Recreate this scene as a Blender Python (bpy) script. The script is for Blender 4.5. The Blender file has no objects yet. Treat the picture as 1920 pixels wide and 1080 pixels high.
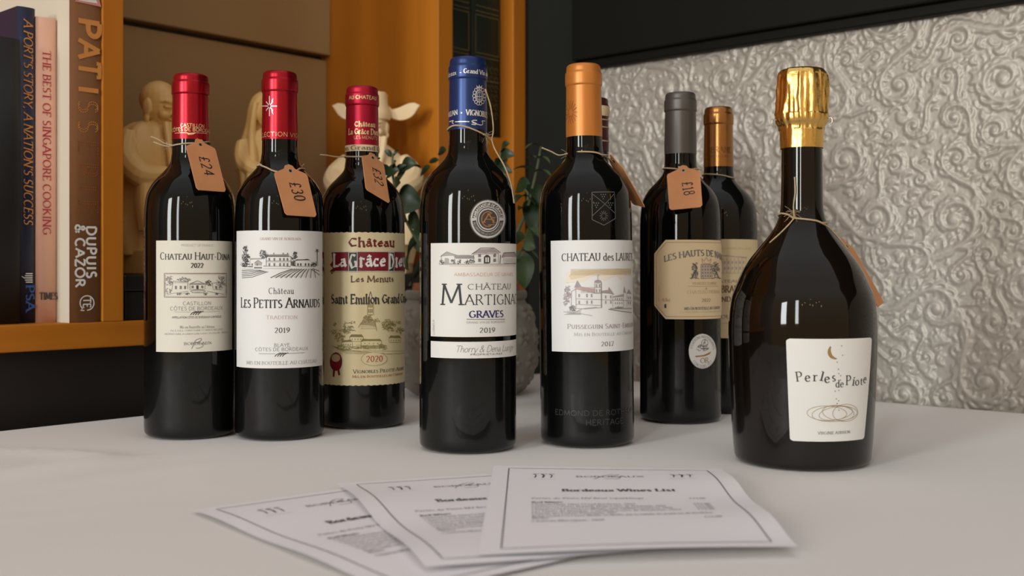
import bpy, math, random
import numpy as np
from mathutils import Vector, Matrix, noise
R = math.radians
C = bpy.context.scene.collection
SC = bpy.context.scene

# ------------------------------------------------------------------ camera, world, lights, exposure
F, HY, HC, ZT = 2050.0, 508.0, 0.135, 0.75      # focal length in pixels (1920 wide), horizon row, eye height above table, table height
CAM = Vector((0, 0, ZT + HC))
cd = bpy.data.cameras.new('camera'); cam = bpy.data.objects.new('camera', cd); C.objects.link(cam)
cam.location = CAM; cam.rotation_euler = (R(90), 0, 0)
cd.sensor_width = 36; cd.lens = F / 1920 * 36; cd.shift_y = (HY - 540) / 1920; cd.clip_start = .02
cd.dof.use_dof = True; cd.dof.focus_distance = .85; cd.dof.aperture_fstop = 8.5
SC.camera = cam
SC.view_settings.view_transform = 'Standard'; SC.view_settings.look = 'None'
SC.view_settings.gamma = 1; SC.view_settings.use_curve_mapping = False
SC.view_settings.exposure = 0.0
w = bpy.data.worlds.new('room_light'); SC.world = w; w.use_nodes = True
_n, _l = w.node_tree.nodes, w.node_tree.links; _bg = _n['Background']          # dim warm room, lighter towards the ceiling
_tc = _n.new('ShaderNodeTexCoord'); _sx = _n.new('ShaderNodeSeparateXYZ'); _cr = _n.new('ShaderNodeMapRange'); _mx = _n.new('ShaderNodeMix'); _mx.data_type = 'RGBA'
_l.new(_tc.outputs['Generated'], _sx.inputs[0]); _l.new(_sx.outputs['Z'], _cr.inputs['Value']); _cr.inputs['From Min'].default_value = 0.0; _cr.inputs['From Max'].default_value = 1.0
_mx.inputs['A'].default_value = (.56, .385, .21, 1); _mx.inputs['B'].default_value = (.90, .90, .92, 1)
_l.new(_cr.outputs[0], _mx.inputs['Factor']); _l.new(_mx.outputs['Result'], _bg.inputs[0]); _bg.inputs[1].default_value = 1.0

def area(name, loc, target, sx, sy, power, col):
    l = bpy.data.lights.new(name, 'AREA'); l.shape = 'RECTANGLE'; l.size = sx; l.size_y = sy; l.energy = power; l.color = col
    o = bpy.data.objects.new(name, l); C.objects.link(o); o.location = loc
    o.rotation_euler = (Vector(target) - Vector(loc)).to_track_quat('-Z', 'Y').to_euler()
    return o
def bulb(name, loc, power, r=.03, col=(1, .62, .25)):
    l = bpy.data.lights.new(name, 'POINT'); l.energy = power; l.shadow_soft_size = r; l.color = col
    o = bpy.data.objects.new(name, l); C.objects.link(o); o.location = loc
# daylight through two windows in the wall behind and to the left of the camera
area('window_daylight', (-3.3, -3.0, 1.75), (-3.3, 5, 1.75), 1.0, 1.5, 126, (.95, 1, .99))
area('window_daylight', (-1.35, -3.0, 1.75), (-1.35, 5, 1.75), .36, 1.5, 36, (.95, 1, .99))
for i, (x, y, z) in enumerate([(.15, -2.6, 2.35), (-.45, -2.9, 2.05), (.7, -2.8, 2.0), (.35, -3.1, 1.9), (1.0, -2.7, 2.05), (.05, -3.3, 2.0), (-.75, -3.0, 1.95), (1.3, -3.2, 1.9)]):
    bulb('bulb', (x, y, z), .8)

# ------------------------------------------------------------------ room axes: bookcase front runs along U, right wall along V
P0 = Vector((-.4495, .96, 0)); U = Vector((.669, .743, 0)).normalized(); V = Vector((U.y, -U.x, 0))
def ab(a, b, z=0.0): return P0 + U * a + V * b + Vector((0, 0, z))        # z from the floor
def ray(px, py): return Vector(((px - 960) / F, 1.0, (HY - py) / F))
def at(px, py, Y): return CAM + ray(px, py) * Y
def ground(px, py): return at(px, py, F * HC / (py - HY))

# ------------------------------------------------------------------ materials
def mat(name, col, rough=.5, metal=0.0, spec=.5, coat=0.0, bump=None, vary=None, scale=(1, 1, 1), sheen=0.0, sss=0.0):
    m = bpy.data.materials.new(name); m.use_nodes = True
    nt = m.node_tree; b = nt.nodes['Principled BSDF']
    b.inputs['Base Color'].default_value = (*col, 1); b.inputs['Roughness'].default_value = rough
    b.inputs['Metallic'].default_value = metal; b.inputs['Specular IOR Level'].default_value = spec
    b.inputs['Coat Weight'].default_value = coat; b.inputs['Sheen Weight'].default_value = sheen
    if sss: b.inputs['Subsurface Weight'].default_value = sss; b.inputs['Subsurface Scale'].default_value = .006
    if bump or vary:
        tc = nt.nodes.new('ShaderNodeTexCoord'); mp = nt.nodes.new('ShaderNodeMapping'); mp.inputs['Scale'].default_value = scale
        nt.links.new(tc.outputs['Object'], mp.inputs['Vector'])
    if bump:
        n = nt.nodes.new('ShaderNodeTexNoise'); n.inputs['Scale'].default_value = bump[0]; n.inputs['Detail'].default_value = 6
        bp = nt.nodes.new('ShaderNodeBump'); bp.inputs['Strength'].default_value = bump[1]; bp.inputs['Distance'].default_value = bump[2] if len(bump) > 2 else .002
        nt.links.new(mp.outputs[0], n.inputs['Vector']); nt.links.new(n.outputs[0], bp.inputs['Height']); nt.links.new(bp.outputs[0], b.inputs['Normal'])
    if vary:
        n2 = nt.nodes.new('ShaderNodeTexNoise'); n2.inputs['Scale'].default_value = vary[0]; n2.inputs['Detail'].default_value = 5
        cr = nt.nodes.new('ShaderNodeValToRGB'); cr.color_ramp.elements[0].position = .3; cr.color_ramp.elements[1].position = .7
        cr.color_ramp.elements[0].color = (*vary[1], 1); cr.color_ramp.elements[1].color = (*col, 1)
        nt.links.new(mp.outputs[0], n2.inputs['Vector']); nt.links.new(n2.outputs[0], cr.inputs[0]); nt.links.new(cr.outputs[0], b.inputs['Base Color'])
    return m
M = {}
M['glass'] = mat('dark_bottle_glass', (.0018, .0022, .0020), .045, spec=.28)
def lower_coat(m):                                          # rough clear coat with a noisy edge, stronger towards the bottle's foot
    nt = m.node_tree; b = nt.nodes['Principled BSDF']; tc = nt.nodes.new('ShaderNodeTexCoord'); sx = nt.nodes.new('ShaderNodeSeparateXYZ'); mr = nt.nodes.new('ShaderNodeMapRange'); n = nt.nodes.new('ShaderNodeTexNoise'); ad = nt.nodes.new('ShaderNodeMath'); ad.operation = 'MULTIPLY_ADD'
    n.inputs['Scale'].default_value = 22; n.inputs['Detail'].default_value = 3; ad.inputs[1].default_value = .05; mr.inputs['From Min'].default_value = .105; mr.inputs['From Max'].default_value = .055; mr.inputs['To Max'].default_value = .42
    nt.links.new(tc.outputs['Object'], sx.inputs[0]); nt.links.new(tc.outputs['Object'], n.inputs['Vector']); nt.links.new(n.outputs[0], ad.inputs[0]); nt.links.new(sx.outputs['Z'], ad.inputs[2]); nt.links.new(ad.outputs[0], mr.inputs['Value']); nt.links.new(mr.outputs[0], b.inputs['Coat Weight']); b.inputs['Coat Roughness'].default_value = .33
lower_coat(M['glass'])
M['glass_brown'] = mat('brown_bottle_glass', (.005, .003, .0015), .045, spec=.32)
lower_coat(M['glass_brown'])
M['emboss'] = mat('embossed_glass_lettering', (.03, .032, .034), .3)
M['etch'] = mat('grey_etching', (.11, .11, .115), .5)
M['red_cap'] = mat('red_foil', (.36, .008, .018), .27, .75)
M['crimson_cap'] = mat('crimson_foil', (.40, .010, .035), .4, .7)
M['blue_cap'] = mat('blue_foil', (.012, .035, .14), .33, .45)
M['orange_cap'] = mat('orange_foil', (.56, .20, .035), .38, .35)
M['grey_cap'] = mat('grey_foil', (.105, .096, .09), .42, .6)
M['copper_cap'] = mat('copper_foil', (.34, .16, .05), .26, .9)
M['maroon_cap'] = mat('maroon_foil', (.06, .014, .012), .4, .4)
M['gold_foil'] = mat('gold_foil', (.78, .50, .15), .27, 1.0, bump=(260, .3, .001))
M['wire'] = mat('wire', (.6, .55, .45), .25, 1.0)
M['cream_paper'] = mat('cream_paper', (.69, .665, .575), .6)
M['white_paper'] = mat('white_paper', (.755, .755, .75), .6)
M['warm_paper'] = mat('warm_white_paper', (.735, .725, .69), .6)
M['gold_paper'] = mat('gold_paper', (.80, .69, .42), .42, .15)
M['tan_paper'] = mat('tan_paper', (.78, .61, .38), .6)
M['buff_paper'] = mat('buff_paper', (.66, .54, .33), .6)
M['sheet'] = mat('printing_paper', (.84, .82, .85), .6)
M['kraft'] = mat('kraft_card', (.62, .275, .115), .75, bump=(900, .15, .0005), vary=(60, (.56, .245, .10)))
M['twine'] = mat('jute_twine', (.45, .34, .20), .9, bump=(2500, .6, .0005))
def ink(n, c, r=.5, m=0.0): M[n] = mat('ink_' + n, c, r, m)
ink('black', (.012, .011, .012)); ink('dark', (.05, .045, .045)); ink('grey', (.18, .17, .17)); ink('lgrey', (.38, .36, .34))
ink('rose', (.55, .38, .34)); ink('brown', (.16, .09, .06)); ink('copper', (.62, .36, .20)); ink('navy', (.02, .02, .12))
ink('dred', (.16, .012, .012)); ink('red', (.42, .05, .04)); ink('banner', (.20, .008, .018)); ink('bgreen', (.02, .045, .03))
ink('white', (.80, .78, .74)); ink('olive', (.25, .21, .07)); ink('palegold', (.80, .62, .33), .35, .5); ink('silver', (.72, .71, .70), .3, .4)
ink('mauve', (.36, .30, .31)); ink('sky', (.70, .58, .40)); ink('skyl', (.77, .70, .59)); ink('gold', (.36, .24, .10), .4, .3); ink('darkor', (.28, .09, .012))
ink('lilac', (.50, .40, .33)); ink('orange', (.62, .25, .06)); ink('crimson', (.42, .02, .05)); ink('ltan', (.48, .36, .22)); ink('medal', (.78, .76, .73), .45)
ink('bronze', (.40, .20, .07), .4, .3); ink('cloud', (.78, .75, .70)); ink('pen', (.01, .01, .015)); ink('psa', (.03, .10, .30)); ink('dimgold', (.16, .13, .05))
ink('medring', (.50, .48, .46), .45); ink('burnt', (.36, .10, .03)); ink('capcopper', (.22, .10, .03), .35, .8)
M['tablecloth'] = mat('white_cotton', (.70, .675, .655), .85, sheen=.15, bump=(1400, .12, .0004))
def wood(name, c1, c2, sc, rough=.42):
    return mat(name, c1, rough, spec=.25, bump=(38, .06, .001), vary=(7, c2), scale=sc)
M['wood_v'] = wood('honey_wood_upright', (.53, .185, .016), (.42, .14, .012), (4, 4, .35))
M['wood_h'] = wood('honey_wood_shelf', (.53, .185, .016), (.42, .14, .012), (.6, .6, 6))
M['wood_dark'] = mat('dark_cabinet_wood', (.012, .008, .006), .5, bump=(30, .1), scale=(1, 1, .2))
M['board'] = mat('taupe_painted_board', (.36, .24, .11), .7, bump=(160, .1, .001), vary=(4, (.33, .215, .095)))
M['black_paint'] = mat('black_paint', (.006, .006, .0045), .55, spec=.15, bump=(60, .06))
M['olive_paint'] = mat('dark_olive_paint', (.012, .014, .012), .6, spec=.2, bump=(40, .05))
M['silver_wall'] = mat('embossed_silver_wallpaper', (.46, .43, .38), .47, .30)
M['plain_wall'] = mat('wall_paint', (.2, .18, .15), .8)
M['floor'] = wood('floor_wood', (.10, .06, .03), (.08, .045, .02), (1, 8, 1))
M['soapstone'] = mat('cream_soapstone', (.82, .55, .21), .42, vary=(24, (.74, .47, .16)), sss=.15)
M['soapstone_white'] = mat('ivory_soapstone', (.88, .69, .42), .42, vary=(24, (.81, .61, .35)), sss=.15)
M['lacquer'] = mat('black_lacquer', (.010, .009, .009), .3)
M['leaf'] = mat('dark_green_leaf', (.020, .045, .012), .4, bump=(80, .1), vary=(20, (.012, .030, .009)))
M['leaf_pale'] = mat('pale_green_leaf', (.085, .125, .055), .45, vary=(40, (.05, .09, .03)))
M['stem'] = mat('plant_stem', (.10, .13, .06), .6)
M['pot'] = mat('grey_stoneware', (.27, .245, .205), .6, bump=(90, .3, .001), vary=(30, (.21, .19, .155)))
M['terracotta'] = mat('terracotta', (.30, .11, .045), .8)
M['soil'] = mat('soil', (.03, .02, .014), .95)
M['pages'] = mat('book_pages', (.70, .66, .56), .85)
M['bk_brown'] = mat('brown_cloth_cover', (.21, .085, .026), .75, bump=(700, .2, .0005))
M['bk_white'] = mat('white_cover', (.66, .60, .49), .6)
M['bk_pink'] = mat('pink_cover', (.80, .46, .335), .6)
M['bk_blue'] = mat('dark_blue_cover', (.010, .016, .045), .4)
M['bk_black'] = mat('black_cover', (.008, .008, .009), .5)
M['bk_green'] = mat('dark_green_leather', (.010, .020, .014), .45, bump=(180, .3, .0008))
M['pinkpatch'] = mat('ink_pink_patch', (.62, .25, .22), .6)
# ------------------------------------------------------------------ mesh helpers
class MB:
    def __init__(s): s.v = []; s.f = []; s.m = []; s.mats = []; s.sm = []
    def mi(s, name):
        if name not in s.mats: s.mats.append(name)
        return s.mats.index(name)
    def add(s, vs, fs, m, smooth=True):
        o = len(s.v); k = s.mi(m); s.v += [tuple(p) for p in vs]
        for f in fs: s.f.append(tuple(i + o for i in f)); s.m.append(k); s.sm.append(smooth)
    def build(s, name, parent=None):
        me = bpy.data.meshes.new(name); org = Vector((0, 0, 0))
        p = parent
        while p is not None: org = org + p.location; p = p.parent
        me.from_pydata([(x - org.x, y - org.y, z - org.z) for x, y, z in s.v], [], s.f)
        for n in s.mats: me.materials.append(M[n])
        me.polygons.foreach_set('material_index', s.m); me.polygons.foreach_set('use_smooth', s.sm)
        me.update()
        o = bpy.data.objects.new(name, me); C.objects.link(o)
        if parent: o.parent = parent
        return o
    def box(s, p0, ex, ey, ez, m, bev=0.0):          # corner + three edge vectors
        p0 = Vector(p0); ex, ey, ez = Vector(ex), Vector(ey), Vector(ez)
        if ex.cross(ey).dot(ez) < 0: ex, ey = ey, ex
        if not bev:
            vs = [p0 + ex * i + ey * j + ez * k for k in (0, 1) for j in (0, 1) for i in (0, 1)]
            s.add(vs, [(0, 2, 3, 1), (4, 5, 7, 6), (0, 1, 5, 4), (2, 6, 7, 3), (0, 4, 6, 2), (1, 3, 7, 5)], m, False); return
        import bmesh
        bm = bmesh.new(); vv = [bm.verts.new(p0 + ex * i + ey * j + ez * k) for k in (0, 1) for j in (0, 1) for i in (0, 1)]
        for f in [(0, 2, 3, 1), (4, 5, 7, 6), (0, 1, 5, 4), (2, 6, 7, 3), (0, 4, 6, 2), (1, 3, 7, 5)]: bm.faces.new([vv[i] for i in f])
        bmesh.ops.bevel(bm, geom=list(bm.edges), offset=bev, segments=2, profile=.5, affect='EDGES')
        bm.verts.index_update()
        s.add([v.co.copy() for v in bm.verts], [[v.index for v in f.verts] for f in bm.faces], m, False); bm.free()
    def lathe(s, cx, cy, z0, prof, m, n=72, fn=None):
        vs = []; fs = []; k = len(prof)
        for j in range(n):
            t = 2 * math.pi * j / n
            for r, z in prof:
                if fn: r = fn(r, z, t)
                vs.append((cx + r * math.cos(t), cy + r * math.sin(t), z0 + z))
        for j in range(n):
            j2 = (j + 1) % n
            for i in range(k - 1): fs.append((j * k + i, j2 * k + i, j2 * k + i + 1, j * k + i + 1))
        s.add(vs, fs, m)
    def tube(s, pts, rad, m, n=8, cap=True):
        pts = [Vector(p) for p in pts]; k = len(pts)
        if not hasattr(rad, '__len__'): rad = [rad] * k
        vs = []; fs = []; up = Vector((0, 0, 1)); prev = None
        for i, p in enumerate(pts):
            t = (pts[min(i + 1, k - 1)] - pts[max(i - 1, 0)]).normalized()
            if prev is None:
                a = t.cross(up)
                if a.length < .05: a = t.cross(Vector((1, 0, 0)))
            else: a = prev - t * prev.dot(t)
            a.normalize(); prev = a; b = t.cross(a)
            for j in range(n):
                q = 2 * math.pi * j / n; vs.append(p + (a * math.cos(q) + b * math.sin(q)) * rad[i])
        for i in range(k - 1):
            for j in range(n): fs.append((i * n + j, i * n + (j + 1) % n, (i + 1) * n + (j + 1) % n, (i + 1) * n + j))
        if cap: fs.append(tuple(range(n))[::-1]); fs.append(tuple((k - 1) * n + j for j in range(n)))
        s.add(vs, fs, m)
    def ell(s, c, r, m, rot=None, nu=20, nv=12):
        vs = []; fs = []
        for i in range(nv + 1):
            ph = math.pi * i / nv
            for j in range(nu):
                th = 2 * math.pi * j / nu
                p = Vector((r[0] * math.sin(ph) * math.cos(th), r[1] * math.sin(ph) * math.sin(th), r[2] * math.cos(ph)))
                if rot: p = rot @ p
                vs.append(Vector(c) + p)
        for i in range(nv):
            for j in range(nu): fs.append((i * nu + j, (i + 1) * nu + j, (i + 1) * nu + (j + 1) % nu, i * nu + (j + 1) % nu))
        s.add(vs, fs, m)
def cr(pts, n=6):                                     # Catmull-Rom through points (tuples of any length)
    P = [Vector(p) for p in pts]; out = []
    for i in range(len(P) - 1):
        p0 = P[max(i - 1, 0)]; p1 = P[i]; p2 = P[i + 1]; p3 = P[min(i + 2, len(P) - 1)]
        for k in range(n):
            t = k / n
            out.append(.5 * ((2 * p1) + (p2 - p0) * t + (2 * p0 - 5 * p1 + 4 * p2 - p3) * t * t + (3 * p1 - p0 - 3 * p2 + p3) * t ** 3))
    out.append(P[-1]); return out
def thing(name, loc, label, cat, group=None):
    o = bpy.data.objects.new(name, None); C.objects.link(o); o.location = loc; o.empty_display_size = .05
    return tag(o, label, cat, group)
def tag(o, label, cat, group=None):
    o['label'] = label; o['category'] = cat
    if group: o['group'] = group
    return o
def struct(o): o['kind'] = 'structure'; return o

# ------------------------------------------------------------------ stroke lettering
def arc(cx, cy, rx, ry, a0, a1, n=0):
    n = n or max(4, int(abs(a1 - a0) / 22))
    return [(cx + rx * math.cos(R(a0 + (a1 - a0) * i / n)), cy + ry * math.sin(R(a0 + (a1 - a0) * i / n))) for i in range(n + 1)]
X = .64
G = {
 'A': (.84, [[(0, 0), (.42, 1)], [(.42, 1), (.84, 0)], [(.15, .36), (.69, .36)]]),
 'B': (.70, [[(.1, 0), (.1, 1)], [(.1, 1), (.34, 1)] + arc(.34, .77, .22, .23, 90, -90) + [(.1, .54)], [(.1, .54), (.37, .54)] + arc(.37, .27, .27, .27, 90, -90) + [(.1, 0)]]),
 'C': (.80, [arc(.44, .5, .40, .5, 48, 312)]),
 'D': (.84, [[(.1, 0), (.1, 1)], [(.1, 1), (.34, 1)] + arc(.34, .5, .44, .5, 90, -90) + [(.1, 0)]]),
 'E': (.64, [[(.1, 0), (.1, 1)], [(.1, 1), (.56, 1), (.56, .86)], [(.1, .53), (.48, .53)], [(.1, 0), (.6, 0), (.6, .15)]]),
 'F': (.60, [[(.1, 0), (.1, 1)], [(.1, 1), (.56, 1), (.56, .86)], [(.1, .52), (.48, .52)]]),
 'G': (.86, [arc(.44, .5, .40, .5, 48, 318), [(.76, .08), (.76, .45)], [(.56, .45), (.86, .45)]]),
 'H': (.86, [[(.1, 0), (.1, 1)], [(.76, 0), (.76, 1)], [(.1, .52), (.76, .52)]]),
 'I': (.30, [[(.15, 0), (.15, 1)]]),
 'J': (.44, [[(.3, 1), (.3, .15)] + arc(.12, .15, .18, .17, 0, -130)]),
 'K': (.78, [[(.1, 0), (.1, 1)], [(.7, 1), (.12, .45)], [(.3, .6), (.76, 0)]]),
 'L': (.60, [[(.1, 0), (.1, 1)], [(.1, 0), (.57, 0), (.57, .18)]]),
 'M': (1.02, [[(.06, 0), (.14, 1)], [(.14, 1), (.5, .08)], [(.5, .08), (.86, 1)], [(.86, 1), (.95, 0)]]),
 'N': (.88, [[(.1, 0), (.1, 1)], [(.1, 1), (.76, 0)], [(.76, 0), (.76, 1)]]),
 'O': (.92, [arc(.46, .5, .42, .5, 0, 360)]),
 'P': (.66, [[(.1, 0), (.1, 1)], [(.1, 1), (.34, 1)] + arc(.34, .73, .26, .27, 90, -90) + [(.1, .46)]]),
 'Q': (.92, [arc(.46, .5, .42, .5, 0, 360), [(.5, .2), (.86, -.12)]]),
 'R': (.74, [[(.1, 0), (.1, 1)], [(.1, 1), (.34, 1)] + arc(.34, .75, .24, .25, 90, -90) + [(.1, .5)], [(.34, .5), (.74, 0)]]),
 'S': (.60, [arc(.3, .75, .21, .25, 35, 270) + arc(.3, .25, .24, .25, 90, -145)]),
 'T': (.74, [[(.37, 0), (.37, 1)], [(.02, .86), (.02, 1), (.72, 1), (.72, .86)]]),
 'U': (.82, [[(.12, 1), (.12, .32)] + arc(.41, .32, .29, .32, 180, 360) + [(.70, 1)]]),
 'V': (.80, [[(.0, 1), (.4, 0)], [(.4, 0), (.8, 1)]]),
 'W': (1.12, [[(0, 1), (.29, 0)], [(.29, 0), (.56, .95)], [(.56, .95), (.84, 0)], [(.84, 0), (1.12, 1)]]),
 'X': (.78, [[(.02, 1), (.76, 0)], [(.74, 1), (.02, 0)]]),
 'Y': (.76, [[(.38, 0), (.38, .45)], [(0, 1), (.38, .45)], [(.38, .45), (.76, 1)]]),
 'Z': (.68, [[(.06, .86), (.06, 1), (.62, 1)], [(.62, 1), (.04, 0)], [(.04, 0), (.65, 0), (.65, .15)]]),
 'a': (.56, [arc(.25, .44, .19, .2, 150, 0) + [(.44, .1), (.55, 0)], [(.44, .38), (.26, .36)] + arc(.24, .18, .19, .18, 90, 270) + [(.44, .1)]]),
 'b': (.60, [[(.1, 1), (.1, .02)], arc(.3, .32, .23, .32, 150, -150)]),
 'c': (.52, [arc(.3, .32, .24, .32, 48, 310)]),
 'd': (.60, [[(.5, 1), (.5, 0)], arc(.3, .32, .23, .32, 30, 330)]),
 'e': (.56, [[(.08, .36), (.50, .36)] + arc(.3, .34, .21, .3, 5, 165) + arc(.3, .32, .24, .32, 165, 318)]),
 'f': (.38, [[(.17, 0), (.17, .8)] + arc(.32, .8, .15, .2, 180, 60), [(.03, X), (.36, X)]]),
 'g': (.58, [arc(.27, .4, .19, .24, 0, 360), [(.27, .16), (.12, .06), (.44, -.02)] + arc(.28, -.14, .2, .14, 40, -230), [(.42, .58), (.56, .62)]]),
 'h': (.62, [[(.1, 0), (.1, 1)], [(.1, .42)] + arc(.31, .4, .2, .24, 150, 0) + [(.51, 0)]]),
 'i': (.28, [[(.13, 0), (.13, X)], arc(.13, .86, .035, .045, 0, 360, 6)]),
 'j': (.28, [[(.15, X), (.15, -.15), (.02, -.28)], arc(.15, .86, .035, .045, 0, 360, 6)]),
 'k': (.58, [[(.1, 0), (.1, 1)], [(.48, X), (.12, .28)], [(.24, .4), (.55, 0)]]),
 'l': (.28, [[(.13, 0), (.13, 1)]]),
 'm': (.92, [[(.1, 0), (.1, X)], [(.1, .42)] + arc(.29, .4, .17, .24, 150, 0) + [(.46, 0)], [(.46, .42)] + arc(.64, .4, .17, .24, 150, 0) + [(.81, 0)]]),
 'n': (.62, [[(.1, 0), (.1, X)], [(.1, .42)] + arc(.31, .4, .2, .24, 150, 0) + [(.51, 0)]]),
 'o': (.60, [arc(.3, .32, .25, .32, 0, 360)]),
 'p': (.60, [[(.1, X), (.1, -.3)], arc(.3, .32, .23, .32, 150, -150)]),
 'q': (.60, [[(.5, X), (.5, -.3)], arc(.3, .32, .23, .32, 30, 330)]),
 'r': (.42, [[(.1, 0), (.1, X)], [(.1, .42)] + arc(.28, .42, .17, .21, 160, 50)]),
 's': (.46, [arc(.23, .47, .14, .17, 35, 270) + arc(.23, .15, .17, .15, 90, -145)]),
 't': (.38, [[(.16, .86), (.16, .14)] + arc(.28, .14, .12, .14, 180, 300), [(.02, X), (.35, X)]]),
 'u': (.62, [[(.1, X), (.1, .22)] + arc(.29, .22, .19, .22, 180, 340), [(.5, X), (.5, 0)]]),
 'v': (.54, [[(0, X), (.27, 0)], [(.27, 0), (.54, X)]]),
 'w': (.80, [[(0, X), (.21, 0)], [(.21, 0), (.4, X)], [(.4, X), (.59, 0)], [(.59, 0), (.8, X)]]),
 'x': (.54, [[(.02, X), (.52, 0)], [(.5, X), (.02, 0)]]),
 'y': (.54, [[(0, X), (.27, 0)], [(.54, X), (.22, -.2), (.05, -.28)]]),
 'z': (.50, [[(.04, X), (.44, X), (.04, 0), (.46, 0)]]),
 '0': (.62, [arc(.31, .5, .25, .5, 0, 360)]),
 '1': (.44, [[(.08, .8), (.24, 1), (.24, 0)], [(.08, 0), (.4, 0)]]),
 '2': (.60, [arc(.28, .72, .23, .28, 160, -20) + [(.06, 0), (.54, 0)]]),
 '3': (.58, [arc(.26, .76, .2, .24, 150, -90) + arc(.26, .26, .24, .26, 90, -150)]),
 '4': (.62, [[(.44, 0), (.44, 1), (.04, .3), (.58, .3)]]),
 '5': (.58, [[(.5, 1), (.14, 1), (.1, .56)] + arc(.26, .32, .25, .32, 120, -145)]),
 '6': (.60, [[(.46, .97), (.2, .7)] + arc(.3, .3, .24, .3, 170, -190)]),
 '7': (.58, [[(.05, .88), (.05, 1), (.54, 1), (.2, 0)]]),
 '8': (.60, [arc(.3, .75, .19, .25, -90, 270), arc(.3, .26, .24, .26, 90, 450)]),
 '9': (.60, [arc(.3, .7, .23, .3, -10, 350) + [(.5, .4), (.16, .02)]]),
 '-': (.40, [[(.05, .38), (.35, .38)]]), '.': (.24, [arc(.1, .04, .04, .04, 0, 360, 6)]), ',': (.24, [[(.12, .08), (.06, -.14)]]),
 "'": (.20, [[(.1, 1), (.08, .78)]]), '%': (.8, [arc(.2, .75, .15, .22, 0, 360), arc(.6, .25, .15, .22, 0, 360), [(.62, 1), (.16, 0)]]),
 '&': (.80, [[(.74, .42), (.48, .08)] + arc(.30, .24, .24, .24, -40, -230) + [(.40, .62)] + arc(.32, .82, .15, .17, -30, 200) + [(.74, 0)]]),
 '£': (.66, [[(.52, .82)] + arc(.37, .78, .16, .22, 15, 180) + [(.21, .3), (.08, .04), (.6, .04)], [(.05, .46), (.46, .46)]]),
 '(': (.3, [arc(.4, .4, .3, .6, 130, 230)]), ')': (.3, [arc(-.1, .4, .3, .6, 50, -50)]), '*': (.3, [arc(.15, .4, .06, .06, 0, 360, 6)]), '/': (.4, [[(.02, 0), (.38, 1)]]),
}
ACC = {'Â': ('A', '^'), 'â': ('a', '^'), 'Ô': ('O', '^'), 'ô': ('o', '^'), 'é': ('e', "´"), 'É': ('E', "´"), 'è': ('e', "`"), 'À': ('A', "`"), 'à': ('a', "`")}
STY = {  # thick, thin, nib angle, serif length, slant, letter gap
 'serif': (.15, .05, 12, .145, 0, .12), 'bold': (.23, .075, 12, .15, 0, .12), 'thinserif': (.105, .04, 12, .12, 0, .15), 'italic': (.15, .06, 15, .10, .22, .08),
 'sans': (.085, .085, 0, 0, 0, .16), 'sansb': (.16, .16, 0, 0, 0, .14), 'sansx': (.21, .21, 0, 0, 0, .16), 'black': (.25, .06, 42, .10, 0, .05), 'script': (.06, .035, 30, 0, .3, .02), 'pen': (.11, .10, 30, 0, .1, .14)}
def broken(p, tol):
    if len(p) < 3: return p
    (x0, y0), (x1, y1) = p[0], p[-1]; L = math.hypot(x1 - x0, y1 - y0)
    d = [abs((x1 - x0) * (y0 - y) - (x0 - x) * (y1 - y0)) / L if L > .02 else math.hypot(x - x0, y - y0) for x, y in p]
    i = max(range(1, len(p) - 1), key=lambda k: d[k])
    return [p[0], p[-1]] if d[i] < tol else broken(p[:i + 1], tol)[:-1] + broken(p[i:], tol)
def layout(s, style, small=None):
    """-> list of polylines in cap-height units, total width; with small set, lowercase letters are set as small capitals of that size."""
    th, tn, nib, se, sl, gap = STY[style]; out = []; x = 0.0
    for ch in s:
        if ch == ' ': x += .36; continue
        k = 1.0; a = None
        if ch in ACC: ch, a = ACC[ch]
        if small and ch.islower(): ch = ch.upper(); k = small
        if ch not in G: continue
        wd, st = G[ch]
        for p in st:
            if style == 'black' and len(p) > 4: p = broken(p, .075)      # broken, angular curves
            out.append([(x + k * q[0], k * q[1]) for q in p])
            if se:
                for e, q in ((p[0], p[1]), (p[-1], p[-2])):
                    dx, dy = e[0] - q[0], e[1] - q[1]
                    if abs(dy) > .24 and abs(dx) < .5 * abs(dy) and min(abs(e[1] - h) for h in (0, 1, X, -.3)) < .02:
                        l = 0 if (ch.islower() and e[1] > .1) else 1
                        if style == 'black': out.append([(x + k * (e[0] - .10), k * (e[1] + .045)), (x + k * (e[0] + .11), k * (e[1] - .055))])
                        else: out.append([(x + k * (e[0] - se), k * e[1]), (x + k * (e[0] + se * l + .02), k * e[1])])
        if a:
            h = (1.12 if ch.isupper() else .74) * k; c = x + k * wd * .5
            out.append({'^': [(c - .14 * k, h), (c, h + .15 * k), (c + .14 * k, h)], '´': [(c - .04, h), (c + .1, h + .16)], '`': [(c + .04, h), (c - .1, h + .16)]}[a])
        x += k * wd + gap
    return [[(q[0] + sl * q[1], q[1]) for q in p] for p in out], max(x - gap, .01)

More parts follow.
